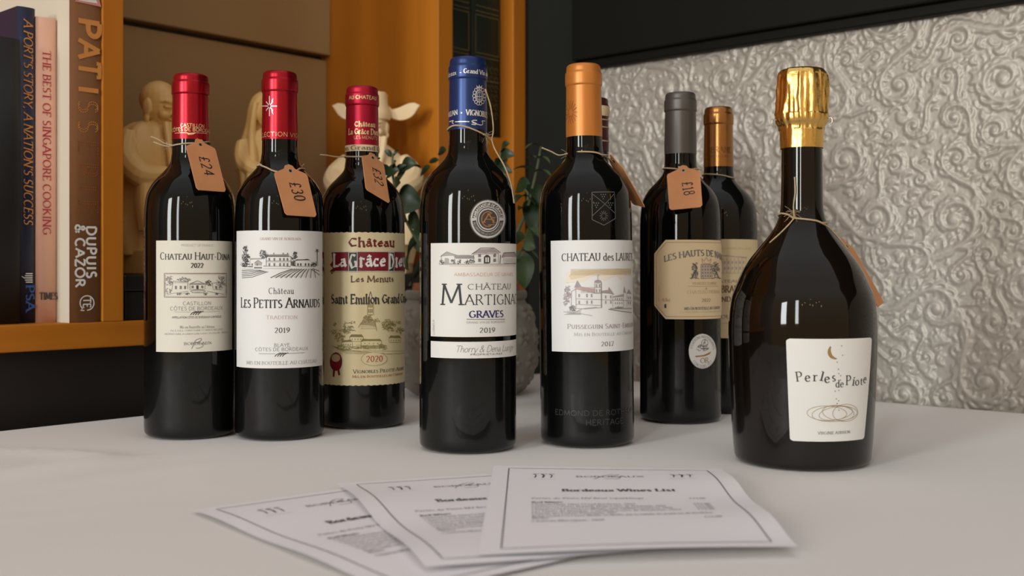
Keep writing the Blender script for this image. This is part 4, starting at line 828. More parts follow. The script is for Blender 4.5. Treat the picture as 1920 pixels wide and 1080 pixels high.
struct(one('trim_2', WA - .006, WA - .0005, .0005, .0875, 0, 2.4, 'olive_paint', .0015))

# ------------------------------------------------------------------ bookcase (built in along the left wall)
bc = thing('bookcase', ab(.1, -.1, 0), 'honey coloured wooden bookcase with an open alcove, built along the left wall behind the table', 'bookcase')
SZ = ZT + .087
one('shelf', -.75, .5345, -.235, 0, ZT + .0627, SZ, 'wood_h', .0012, bc)
one('side_panel', .0949, .1164, -.234, 0, SZ, 2.0, 'wood_v', .001, bc)
one('side_panel', .535, .5605, -.234, 0, 0, 2.0, 'wood_v', .001, bc)
one('side_panel', .6745, .699, -.234, 0, 0, 2.0, 'wood_v', .001, bc)
S2 = ZT + .3125
one('shelf', .561, .674, -.225, -.012, S2 - .033, S2, 'wood_h', .001, bc)
o = one('back_panel', .1168, .5348, -.234, -.219, SZ, ZT + .424, 'board', .0015, bc); o['label'] = 'taupe painted back board below the joint'
o = one('back_panel', .1168, .5348, -.234, -.211, ZT + .430, 2.0, 'board', .0015, bc); o['label'] = 'taupe painted back board above the joint'
one('back_panel', -.75, .0947, -.234, -.226, SZ, 2.0, 'wood_v', 0, bc); one('back_panel', .561, .674, -.234, -.226, 0, 2.0, 'wood_v', 0, bc)
o = one('cabinet_front', -.75, .5345, -.05, -.022, 0, ZT + .062, 'wood_dark', .001, bc); o['label'] = 'dark brown cabinet front below the shelf'

# ------------------------------------------------------------------ books
def book(label, a0, a1, bf, depth, h, z0, spine, left, group):
    t = thing('book', ab((a0 + a1) / 2, bf - depth / 2, z0), label, 'book', group)
    cv = MB(); abbox(cv, a0, a0 + .0024, bf - depth, bf - .002, z0, z0 + h, left); abbox(cv, a1 - .0024, a1, bf - depth, bf - .002, z0, z0 + h, spine)
    n = 8; vs = []; fs = []                              # gently rounded spine
    for i in range(n + 1):
        s_ = i / n; bu = bf - .002 + .003 * math.sin(math.pi * s_) ** .5 * .8
        for z in (z0, z0 + h): vs.append(ab(a0 + (a1 - a0) * s_, bu, z)); vs.append(ab(a0 + (a1 - a0) * s_, bf - .006, z))
    for i in range(n): k = 4 * i; fs += [(k, k + 4, k + 6, k + 2), (k + 2, k + 6, k + 7, k + 3), (k, k + 1, k + 5, k + 4)]
    cv.add(vs, fs, spine); cv.cov = None
    one('pages', a0 + .0026, a1 - .0026, bf - depth + .004, bf - .0065, z0 + .003, z0 + h - .003, 'pages', 0, t)
    pr_ = Print(Plane(ab(a0, bf + .0006, z0), U, Vector((0, 0, 1))), .003); pr_.mb = cv; pr_.base = .0; return t, pr_
gb = 'cookery books upright on the left shelf'
t, p = book('thick brown spined pastry book, tallest and rightmost on the left shelf', .0641, .0944, -.001, .21, .325, SZ, 'bk_brown', 'bk_white', gb)
p.text('P', (147, 33), (147, 67), 186, 'sansx', 'orange', rot=True); p.text('A', (147, 74), (147, 107), 186, 'sansx', 'orange', rot=True); p.text('T', (147, 114), (147, 141), 186, 'sansx', 'orange', rot=True); p.text('I', (147, 160), (147, 173), 184, 'sansx', 'orange', rot=True)
for ch, y0, y1, m_ in (('S', 187, 209, 'orange'), ('S', 225, 246, 'orange'), ('E', 264, 286, 'burnt'), ('R', 306, 332, 'burnt'), ('I', 346, 358, 'burnt'), ('E', 376, 397, 'burnt')): p.text(ch, (147, y0), (147, y1), 183, 'sans', m_, rot=True, dots=True)
p.text('DUPUIS', (162.5, 424), (162.5, 521), 180, 'sansx', 'white', rot=True); p.text('& CAZOR', (141.5, 421), (141.5, 538), 158.5, 'sansx', 'white', rot=True)
p.ring((163, 568), 13, 13.5, 'white', 2, 2, 130, 450); p.line([(155, 578), (151, 582), (158, 582)], 'white', 2); p.text('TE', (156, 559), (156, 577), 170, 'sansb', 'white', rot=True)
p.poly([(142, 0), (186, 0), (190, 13), (140, 3)], 'pinkpatch'); p.poly([(147, 0), (180, 0), (183, 7), (146, 0.5)], 'white', 2)
p.mb.build('cover', t)
t, p = book('pale pink book with red spine lettering, between the navy and the thick brown books', .0440, .0634, -.0256, .19, .2835, SZ, 'bk_pink', 'bk_pink', gb)
p.text('THE BEST OF SINGAPORE COOKING', (80.5, 94), (80.5, 440), 95, 'serif', 'crimson', rot=True); p.text('TIMES', (74, 561.5), (107.5, 561.5), 549, 'bold', 'dark'); p.mb.build('cover', t)
t, p = book('navy blue book with orange italic spine lettering, left of the pink book', .0268, .0433, -.0256, .19, .290, SZ, 'bk_blue', 'bk_blue', gb)
p.text("A PORT'S STORY, A NATION'S SUCCESS", (45, 36), (45, 420), 61, 'italic', 'orange', rot=True); p.text('PSA', (49, 535), (49, 583), 64, 'bold', 'psa', rot=True)
for i in range(5): p.line([(45 + abs(i - 2) * 1.6, 513 + i * 4), (61, 513 + i * 4)], 'white', 1.8)
p.line([(45, 521), (41, 518)], 'white', 1.5); p.mb.build('cover', t)
t, p = book('black book with plain spine at the left edge of the shelf', -.012, .0262, -.018, .18, .258, SZ, 'bk_black', 'bk_black', gb); p.mb.build('cover', t)
gg = 'green leather books beside the wall'
for a0, a1, lb in ((.5625, .6155, 'dark green leather bound book with faded gilt spine, next to the wooden panel'), (.6172, .6735, 'dark green leather bound book with a tooled frame on its spine, nearer the corner')):
    t, p = book(lb, a0, a1, -.021, .19, .40, S2, 'bk_green', 'bk_green', gg); wd = a1 - a0
    for z in (.075, .105, .165, .172, .235): p.stroke([(wd * .1, z), (wd * .9, z)], .0009, 'dimgold', 2)
    for k, (s_, z) in enumerate((('THE', .222), ('SERVICE', .214), ('OF ALL', .205), ('WORLD', .196), ('COOKERY', .186))): p.settext(s_, (wd * (.3 if k % 2 == 0 else .2), z), (wd * (.7 if k % 2 == 0 else .8), z), .0055, 'serif', 'dimgold')
    p.stroke([(wd * .1, .11), (wd * .9, .11), (wd * .9, .16), (wd * .1, .16), (wd * .1, .11)], .0009, 'dimgold', 2)
    for i in range(5):
        for j in range(6): p.stroke(arc(wd * (.2 + .15 * i), .03 + .012 * j, .003, .004, 0, 300), .0006, 'dimgold', 2)
    p.mb.build('cover', t)

# ------------------------------------------------------------------ table, cloth, printed sheets
TA, TB = .694, .024                                     # far corner of the table top
tb = thing('table', ab(TA - .6, TB + .55, 0), 'square table under the white tablecloth, standing in the room corner', 'table')
one('tabletop', TA - 1.3, TA - .006, TB + .006, TB + 1.2, ZT - .035, ZT - .004, 'wood_dark', .002, tb)
for a in (TA - 1.25, TA - .12):
    for b_ in (TB + .06, TB + 1.1): one('leg', a, a + .05, b_, b_ + .05, 0, ZT - .036, 'wood_dark', .003, tb)
def clothz(a, b_):
    q_ = ab(a, b_); n1 = noise.noise(Vector((a * 3.2 + b_ * 1.2, b_ * 11 - a * 2.5, .3))); n2 = noise.noise(Vector((a * 9, b_ * 17, 4)))
    cl01 = lambda v_: min(1, max(0, v_)); k = cl01((-.16 - q_.x) / .12) * cl01((.87 - q_.y) / .08); k = max(k, .45 * cl01((q_.x - .2) / .1) * cl01((.70 - q_.y) / .08))
    r1 = abs(noise.noise(Vector((a * 2.0 + b_ * 1.6, b_ * 7 - a * 3.0, 9)))); rid = max(0, .14 - r1) / .14
    return -.0010 + .0006 * n1 * (.5 + 4.6 * k) + .0002 * n2 * (1 + 1.5 * k) + .0042 * rid * rid * k + .0016 * k * max(0, .10 - abs(noise.noise(Vector((a * 3.1 + b_ * 2.4, b_ * 10 - a * 4.0, 21))))) / .10
cl = MB(); NA, NBb = 170, 150; vs = []; fs = []; drop = .22
for i in range(NA + 1):
    for j in range(NBb + 1):
        a = (TA + drop) - (1.3 + 2 * drop) * i / NA; b_ = (TB - drop) + (1.2 + 2 * drop) * j / NBb
        oa = max(0, a - TA) - max(0, TA - 1.3 - a); ob = max(0, b_ - TB - 1.2) - max(0, TB - b_); d = max(abs(oa), abs(ob))
        ca, cb = min(max(a, TA - 1.3), TA), min(max(b_, TB), TB + 1.2); fold = .005 * math.sin((ca + cb) * 46) * min(1, d / .1) if d else 0
        lim = .0045; ca += math.copysign(min(lim, abs(oa) * .3) + (fold * .4 if oa else 0), oa) if oa else 0; cb += math.copysign(min(.006, abs(ob) * .3) + fold, ob) if ob else 0
        z = clothz(a, b_) if not d else -.0012 - d
        vs.append(ab(ca, cb, ZT + z))
for i in range(NA):
    for j in range(NBb): k = i * (NBb + 1) + j; fs.append((k, k + 1, k + NBb + 2, k + NBb + 1))
cl.add(vs, fs, 'tablecloth'); tag(cl.build('tablecloth'), 'white cotton tablecloth with soft creases, covering the whole table under the bottles', 'tablecloth')
def gp(px, py, z): v_ = ground(px, py); return Vector((v_.x, v_.y, ZT + z))
def sheet(label, corners, hfn, zo):
    W_, H_ = .1485, .21
    p = Print(Patch([c_ + Vector((0, 0, zo)) for c_ in corners], W_, H_, hfn), .004); p.base = .0
    p.grid(0, W_, 0, H_, 'sheet', 0, None, 36, 36); p.base = .00012
    mm_ = .001; T = lambda s_, x0, x1, y, h, st, m_='dark': p.settext(s_, (x0 * mm_, H_ - y * mm_), (x1 * mm_, H_ - y * mm_), h * mm_, st, m_, None, None, 1)
    p.stroke([(.0105, .009), (.138, .009), (.138, H_ - .0085), (.0105, H_ - .0085), (.0105, .009)], .0006, 'dark', 1)
    for x, s_ in ((23, 1), (109, 0)):
        for k in range(3): p.stroke(cr([((x + 4 + k * 5) * mm_, H_ - .038), ((x + 5 + k * 5) * mm_, H_ - .031), ((x + 3.4 + k * 5) * mm_, H_ - .027)], 4), .0011 if k == 1 else .0007, 'dark', 1); p.stroke([((x + 3 + k * 5) * mm_, H_ - .027), ((x + 7 + k * 5) * mm_, H_ - (.026 if s_ else .031))], .0006, 'dark', 1)
        p.stroke([(x * mm_, H_ - .043), ((x + 17) * mm_, H_ - .043)], .0003, 'lgrey', 1)
    T('BORDEAUX', 53, 95, 36, 4.2, 'serif', 'grey'); p.stroke([(q_[0] * mm_, H_ - q_[1] * mm_) for q_ in cr([(64, 42), (69, 33), (76, 27), (80, 29), (73, 34), (80, 35), (78, 41), (70, 41)], 5)], .0005, 'grey', 1)
    T('Bordeaux Wines List', 43, 109, 78, 6.4, 'bold'); 
    rows = [('Perles de Piote NV Brut (sparkling)', 25, 88, 98, 'serif', 1), ('Red Wines', 25, 42, 108, 'bold', 0), ('Chateau Haut-Dina Grand Bordeaux, 2022', 25, 82, 113.5, 'serif', 1), ('Chateau Les Petits Arnauds Blaye Cotes de Bordeaux, 2019', 25, 98, 119, 'serif', 1), ('Chateau La Grace Dieu Les Menuts Saint Emilion Grand Cru, 2020', 25, 101, 124.5, 'serif', 1), ('Les Hauts de Naudon, Castillon Cotes de Bordeaux, 2022', 25, 105, 130, 'serif', 1), ('Chateau des Laurets Puisseguin, 2017', 25, 70, 135, 'serif', 0), ('Brane Grand Cru Classe Moulis en Medoc par la famille du grand vin de Bordeaux', 25, 120, 140.5, 'serif', 0), ('Medoc', 25, 34, 145, 'serif', 0), ('Chateau Martignac, 2019', 25, 62, 151.5, 'serif', 1)]
    for s_, x0, x1, y, st, pr_ in rows:
        T(s_, x0, x1, y, 3.0, st, 'grey' if st == 'serif' else 'dark')
        if pr_: T('£24.00', 114, 123, y, 3.0, 'serif', 'grey')
    tag(p.mb.build('printed_sheet'), label, 'sheet of paper', 'printed wine lists fanned on the tablecloth')
def rect(bl, left, right):                              # back-left corner, direction along the left edge, direction along the back edge
    l, r_ = Vector((*left, 0)).normalized() * .21, Vector((*right, 0)).normalized() * .1485; return [bl, bl + r_, bl + r_ + l, bl + l]
sheet('printed wine list at the left of the fan, lowest of the three sheets', rect(gp(360, 960.6, .0), (.64, -.77), (.77, .64)), lambda a, b_: .0012 * (1 - a) ** 2 * math.sin(b_ * 6.5 + .6) ** 2 + .0004, .0006)
sheet('printed wine list in the middle of the fan, lying over the left sheet', rect(gp(632, 914, .0), (.337, -.942), (.945, .327)), lambda a, b_: .0030 * (1 - a) ** 3 * math.sin(b_ * 5.5) ** 2 + .0004, .0022)
sheet('printed wine list on top of the fan, rightmost sheet and fully visible', [gp(925, 885.5, 0), gp(1352, 892.5, 0), gp(1496, 1043, 0), gp(895, 1060, 0)], lambda a, b_: .0026 * a ** 3 * math.sin(b_ * 6.2 + .2) ** 2 + .0012 * b_ ** 4 * math.sin(a * 3.1) + .0005, .0040)

# ------------------------------------------------------------------ price tags and twine
TG = [(0, .07), (.03, .015), (.25, -.055), (.34, -.09), (.39, -.16), (.5, -.19), (.61, -.16), (.66, -.09), (.75, -.055), (.97, .015), (1, .07), (1, .95), (.94, 1), (.06, 1), (0, .95)]
def depth_on(b_, px, py, off):
    best = None
    for S_ in (b_.S, b_.CS):
        u, z = S_.uv(px, py)
        if S_ is b_.CS and z < S_.zs[0]: continue
        y_ = S_.pt(u, z, off).y; best = y_ if best is None else min(best, y_)
    return best
def card(root, pts4, txt=None, span=(.27, .68), base=.34, cap=.36):
    w_, h_ = (pts4[1] - pts4[0]).length, (pts4[3] - pts4[0]).length; P_ = Patch(pts4, w_, h_); mb = MB(); n = len(TG)
    vs = [P_.pt(a * w_, (1 - b_) * h_, o_) for o_ in (.0003, -.0003) for a, b_ in TG] + [P_.pt(.5 * w_, .5 * h_, .0003), P_.pt(.5 * w_, .5 * h_, -.0003)]
    fs = [(i, (i + 1) % n, 2 * n) for i in range(n)] + [(n + (i + 1) % n, n + i, 2 * n + 1) for i in range(n)] + [(i, n + i, n + (i + 1) % n, (i + 1) % n) for i in range(n)]
    mb.add(vs, fs, 'kraft', False); pr_ = Print(P_, .002); pr_.mb = mb; pr_.base = .00035
    pr_.fill([(.5 * w_ + q_[0], 1.035 * h_ + q_[1]) for q_ in arc(0, 0, .0022, .0022, 0, 360, 16)[:-1]], 'ltan', 0); pr_.fill([(.5 * w_ + q_[0], 1.035 * h_ + q_[1]) for q_ in arc(0, 0, .0014, .0014, 0, 360, 14)[:-1]], 'pen', 2)
    if txt: pr_.settext(txt, (base * w_, (1 - span[0]) * h_), ((base + .06) * w_, (1 - span[1]) * h_), cap * w_, 'pen', 'pen')
    mb.build('card', root)
def ring(mb, b_, pxs, off=.0008):                       # visible front half through pixels, closed round the back of the neck
    pts = []
    for px, py in pxs:
        S_ = b_.CS if b_.CS.uv(px, py)[1] > b_.CS.zs[0] else b_.S; u, z = S_.uv(px, py); pts.append((u / S_.R, z))
    pts.sort(); t0, z0 = pts[0]; t1, z1 = pts[-1]
    for k in range(1, 10): f = k / 10; pts.append((t1 + (2 * math.pi - (t1 - t0)) * f, z1 + (z0 - z1) * f))
    pts.append((t0 + 2 * math.pi, z0)); out = []
    for t_, z in [tuple(v_) for v_ in cr(pts, 4)]:
        rr = max(b_.S.rad(z), b_.CS.rad(z) if z > b_.CS.zs[0] else 0) + off; out.append(Vector((b_.cx, b_.cy, ZT + z)) + (b_.S.f * math.cos(t_) + b_.S.r * math.sin(t_)) * rr)
    mb.tube(out, .0007, 'twine', 6)
def strand(mb, pts3, r_=.0007):
    q_ = [Vector(v_) for v_ in cr(pts3, 6)]; mb.tube(q_, [r_ * (.85 + .3 * noise.noise(v_ * 400)) for v_ in q_], 'twine', 6)
def fuzz(mb, c_, n, L, seed):
    rr = random.Random(seed)
    for _ in range(n):
        d = Vector((rr.uniform(-1, 1), rr.uniform(-.6, .2), rr.uniform(-.7, 1))); mb.tube([c_, c_ + d * L * .5, c_ + d * L + Vector((0, 0, -L * .2))], .00012, 'twine', 4)
def depths(b_, pts, off=.0012): return [at(px, py, depth_on(b_, px, py, off)) for px, py in pts]
gt = 'kraft price tags tied to the bottles'
def price_tag(b_, label, quad, txt, ringpx, strands, span=(.24, .66), base=.33, cap=.34, lift=(.002, .005), quad_depth=None, name='price_tag', cat='price tag', fz=None, group=gt):
    c0 = b_.CS.pt(0, b_.CS.zs[0], .001); t = thing(name, c0, label, cat, group); tw = MB(); ring(tw, b_, ringpx)
    for st in strands: strand(tw, st if isinstance(st[0], Vector) else depths(b_, st))
    if fz: fuzz(tw, depths(b_, [fz])[0], 22, .007, 5)
    tw.build('twine', t)
    if quad:
        if not quad_depth:                               # card rests on the bulge of the shoulder: shift it out until nothing pokes through
            quad_depth = [depth_on(b_, px, py, lift[0] if i < 2 else lift[1]) for i, (px, py) in enumerate(quad)]; pen = 0
            for i in range(9):
                for j in range(-1, 9):
                    a, b2 = i / 8, j / 8; W4 = [(1 - a) * (1 - b2), a * (1 - b2), a * b2, (1 - a) * b2]; px, py = sum(w2 * q_[0] for w2, q_ in zip(W4, quad)), sum(w2 * q_[1] for w2, q_ in zip(W4, quad))
                    pen = max(pen, sum(w2 * d2 for w2, d2 in zip(W4, quad_depth)) - depth_on(b_, px, py, .0012))
            quad_depth = [d2 - pen for d2 in quad_depth]
        q4 = [at(px, py, quad_depth[i] if quad_depth else depth_on(b_, px, py, lift[0] if i < 2 else lift[1])) for i, (px, py) in enumerate(quad)]
        card(t, q4, txt, span, base, cap)
    return t
price_tag(B1, 'kraft price tag marked £24 on the leftmost bottle', [(348, 272), (403, 277), (424, 360), (369, 356)], '£24', [(326, 273), (345, 269.5), (372, 268), (389, 266)], [[(325, 273), (313, 274), (301, 271), (288, 266)], [(325, 272.5), (310, 269), (296, 261), (283, 256)]], fz=(318, 272))
price_tag(B2, 'brown kraft price tag marked £30, tied around the bottle with the white vineyard label', [(513, 322), (575, 325), (594, 407), (535, 403)], '£30', [(489, 309), (500, 314), (515, 321), (535, 324), (552, 321), (562, 316)], [[(490, 309), (486, 306), (484, 303)], [(560, 317), (566, 312), (570, 308)]], base=.36)
price_tag(B3, 'brown kraft price tag marked £32, tied around the bottle with the gold label', [(678, 291), (719, 306), (731, 382), (686, 355)], '£32', [(649, 293.5), (665, 294), (690, 294), (709, 296)], [[(649, 293.5), (630, 294), (612, 291), (600, 290)]], base=.40, cap=.36, lift=(.002, .009))
price_tag(B6, 'brown kraft price tag marked £18, tied around the bottle with the grey foil', [(1250, 326), (1312, 319), (1317, 388), (1255, 394)], '£18', [(1248, 315), (1262, 316), (1281, 318), (1303, 317)], [[(1302, 316), (1309, 317), (1316, 319)]], span=(.30, .66), base=.42, cap=.32, fz=(1306, 317))
DD = B5.D
price_tag(B5, 'brown kraft price tag seen nearly edge on, hanging at the right of the orange-topped bottle', [(1141, 299), (1166, 311), (1210, 389), (1187, 383)], None, [(1064, 288), (1087, 284.6), (1116, 286), (1127, 290)], [[at(1064, 288, DD - .012), at(1048, 291, DD - .016), at(1033, 284, DD - .018), at(1016, 277, DD - .02)], [at(1127, 290, DD), at(1137, 294, DD + .004), at(1152, 306, DD + .01)]], quad_depth=[DD + .012, DD + .002, DD + .000, DD + .022], fz=(1068, 292))
DD = B9.D
price_tag(B9, 'dark side-on kraft price tag hanging at the right shoulder of the sparkling wine bottle', [(1581, 470), (1598, 463), (1657, 567), (1646, 576)], None, [(1467, 400), (1478, 402), (1489, 408.5), (1510, 411), (1530, 414), (1541, 418)], [[(1489, 407), (1488, 385), (1491, 360), (1490, 332)], [(1489, 409), (1478, 422), (1462, 438), (1443, 455)], [(1541, 418), (1556, 428), (1574, 448), (1590, 468)]], quad_depth=[DD - .012, DD + .012, DD + .012, DD - .010], fz=(1488, 400))
K = B4.D
price_tag(B4, 'twine knotted round the blue-topped bottle with two long loose ends', None, None, [(843, 241), (853, 235.5), (870, 237), (890, 244), (905, 251.5)], [[at(906, 252, K - .012), at(920, 259, K - .004), at(924, 262, K - .004)], [at(922, 261, K - .005), at(925, 240, K - .008), at(920, 200, K - .012), at(910, 167, K - .016)], [at(921, 259, K - .004), at(928, 280, K - .012), at(946, 312, K - .026), at(958, 345, K - .024), at(964, 381, K - .020)]], name='twine_tie', cat='twine', fz=(910, 256), group='loose twine on the bottles')
K = B7.D
price_tag(B7, 'thin twine round the copper-topped bottle trailing down its shoulder', None, None, [(1323, 326.5), (1340, 327), (1356, 329), (1371, 333)], [[at(1371, 333, K - .004), at(1384, 348, K - .004), at(1402, 372, K - .004), at(1424, 402, K - .002)]], name='twine_tie', cat='twine', group='loose twine on the bottles')

# ------------------------------------------------------------------ plinth, statues
def a_on(px, b_):
    k = (px - 960) / F; q_ = ab(0, b_); return (k * q_.y - q_.x) / (U.x - k * U.y)
PZ = ZT + .1312
pl_ = thing('display_plinth', ab(.32, -.1, SZ), 'low black lacquer plinth under the three statues in the alcove', 'plinth')
one('base', .121, .532, -.205, -.006, SZ, SZ + .028, 'lacquer', .001, pl_); one('lid', .119, .534, -.207, -.004, SZ + .0285, PZ, 'lacquer', .0015, pl_)
def figure(name, label, px, b_, yaw, mat_, build, ped):
    a = a_on(px, b_); o_ = ab(a, b_, PZ); t = thing(name, o_, label, 'statue', 'carved stone statues in the alcove')
    mb = MB(); rot = Matrix.Rotation(yaw, 3, 'Z'); pd = MB(); w2, d2, h2 = ped; pd.box(o_ + rot @ Vector((-w2 / 2, -d2 / 2, 0)), rot @ Vector((w2, 0, 0)), rot @ Vector((0, d2, 0)), Vector((0, 0, h2)), mat_, .002); pd.build('pedestal', t); build(mb, mat_)
    mb.v = [tuple(o_ + rot @ Vector(v_)) for v_ in mb.v]; ob = mb.build('figure_body', t)
    m_ = ob.modifiers.new('carve', 'REMESH'); m_.mode = 'VOXEL'; m_.voxel_size = .0009; m_.use_smooth_shade = True
    s_ = ob.modifiers.new('soften', 'SMOOTH'); s_.iterations = 1; s_.factor = .4
    return t
def loft(mb, secs, m_, fold=0.0, nf=9, n=48, ph=0):     # (z, rx, ry, cx, cy); front is -y
    vs = []; fs = []
    ss = [tuple(v_) for v_ in cr(secs, 5)] if len(secs[0]) < 5 else None
    if ss is None:
        A = [tuple(v_) for v_ in cr([s_[:3] for s_ in secs], 5)]; Bq = [tuple(v_) for v_ in cr([(s_[3], s_[4]) for s_ in secs], 5)]; ss = [x + y for x, y in zip(A, Bq)]
    for z, rx, ry, cx_, cy_ in ss:
        for j in range(n):
            t_ = 2 * math.pi * j / n; f = 1 + fold * math.sin(nf * t_ + ph + z * 30) * (.4 + .6 * abs(math.sin(t_ * .5 + z * 20)))
            vs.append((cx_ + rx * f * math.cos(t_), cy_ + ry * f * math.sin(t_), z))
    k = len(ss)
    for i in range(k - 1):
        for j in range(n): fs.append((i * n + j, i * n + (j + 1) % n, (i + 1) * n + (j + 1) % n, (i + 1) * n + j))
    fs.append(tuple(range(n))[::-1]); fs.append(tuple((k - 1) * n + j for j in range(n))); mb.add(vs, fs, m_)
def head(mb, m_, c_, s_, ears=True, bald=True):         # s_: half height of the skull
    c_ = Vector(c_); E = lambda o_, r_, rot=None: mb.ell(c_ + Vector(o_) * s_, [x * s_ for x in r_], m_, rot, 18, 12)
    E((0, 0, .1), (.78, .88, 1.0)); E((0, -.25, -.45), (.58, .55, .55)); E((0, -.50, .26), (.62, .48, .13)); E((0, -.96, -.10), (.14, .20, .30)); E((0, -1.0, -.28), (.24, .20, .13))
    for sx in (-1, 1):
        E((.32 * sx, -.78, .05), (.20, .13, .075)); E((.34 * sx, -.84, .00), (.17, .09, .03)); E((.40 * sx, -.66, -.32), (.27, .26, .22)); E((.30 * sx, -.82, .24), (.24, .12, .06), Matrix.Rotation(-.25 * sx, 3, 'Y'))
        if ears: E((.82 * sx, .02, -.02), (.12, .27, .44)); E((.84 * sx, .0, -.46), (.12, .16, .20)); E((.90 * sx, .06, .05), (.06, .16, .26))
    E((0, -.84, -.54), (.27, .14, .055)); E((0, -.80, -.67), (.22, .14, .07)); E((0, -.62, -.88), (.28, .24, .18))
def elder(mb, m_):
    loft(mb, [(.020, .040, .030, 0, 0), (.045, .043, .033, 0, 0), (.08, .040, .032, 0, 0), (.11, .041, .032, 0, 0), (.135, .040, .030, 0, 0), (.152, .033, .026, 0, .002), (.161, .020, .019, 0, .002)], m_, .05, 8)
    head(mb, m_, (.002, -.010, .1745), .0235); mb.ell((.002, -.004, .186), (.0195, .021, .020), m_)
    for k in range(7):                                   # long beard
        x = -.011 + .0037 * k; mb.tube(cr([(x * .8, -.030, .158), (x * 1.1, -.037, .142), (x * .9, -.039, .118), (x * .5, -.038, .095)], 4), [.0036] * 12 + [.0015], m_, 6)
    for sx in (-1, 1):                                   # arms in wide sleeves meeting in front
        mb.tube(cr([(.031 * sx, 0, .145), (.042 * sx, -.010, .120), (.036 * sx, -.028, .102), (.014 * sx, -.040, .104)], 5), [.011, .0115, .012, .0125, .013, .013, .013, .0135, .0135, .0135, .013, .012, .011, .010, .009, .008], m_, 12)
        loft(mb, [(.045, .006, .009, .034 * sx, -.030), (.07, .010, .013, .034 * sx, -.030), (.10, .010, .012, .032 * sx, -.028)], m_, .08, 5, 20)
        mb.ell((.008 * sx, -.044, .106), (.007, .006, .006), m_)
    mb.tube(cr([(.030, -.044, .012), (.031, -.045, .08), (.030, -.044, .16), (.026, -.042, .197), (.018, -.042, .203)], 5), .0035, m_, 8)
    mb.ell((.016, -.042, .200), (.006, .005, .007), m_)
    for k in range(5): mb.tube(cr([(-.024 + .012 * k, -.034, .09), (-.026 + .012 * k, -.036, .06), (-.022 + .011 * k, -.033, .026)], 4), .0024, m_, 6)
def lady(mb, m_):
    loft(mb, [(.014, .036, .029, 0, 0), (.05, .033, .027, 0, 0), (.09, .030, .025, 0, 0), (.125, .031, .024, 0, 0), (.150, .029, .021, 0, 0), (.163, .019, .015, 0, 0), (.170, .009, .010, 0, -.001)], m_, .045, 9)
    head(mb, m_, (0, -.006, .186), .0165, False)
    loft(mb, [(.120, .029, .012, 0, .014), (.150, .024, .012, 0, .012), (.175, .018, .012, 0, .008), (.195, .0165, .014, 0, .003), (.207, .013, .013, 0, -.001), (.2135, .006, .007, 0, -.002)], m_, .02, 7)
    for sx in (-1, 1):
        mb.tube(cr([(.0145 * sx, -.008, .200), (.0165 * sx, -.006, .182), (.020 * sx, -.008, .160), (.024 * sx, -.018, .13), (.026 * sx, -.022, .07)], 5), [.003 + .0002 * i for i in range(21)], m_, 8)
        mb.tube(cr([(.025 * sx, 0, .152), (.031 * sx, -.010, .130), (.020 * sx, -.026, .118), (.004 * sx, -.030, .124)], 5), [.009, .0095, .010, .010, .010, .010, .010, .010, .0095, .009, .0085, .008, .007, .0065, .006, .005], m_, 10)
        loft(mb, [(.06, .004, .008, .027 * sx, -.022), (.09, .008, .010, .027 * sx, -.022), (.122, .008, .009, .024 * sx, -.018)], m_, .06, 5, 18)
    for k in range(5): mb.tube(cr([(-.020 + .010 * k, -.026, .115), (-.022 + .011 * k, -.029, .07), (-.026 + .013 * k, -.031, .02)], 4), .0022, m_, 6)
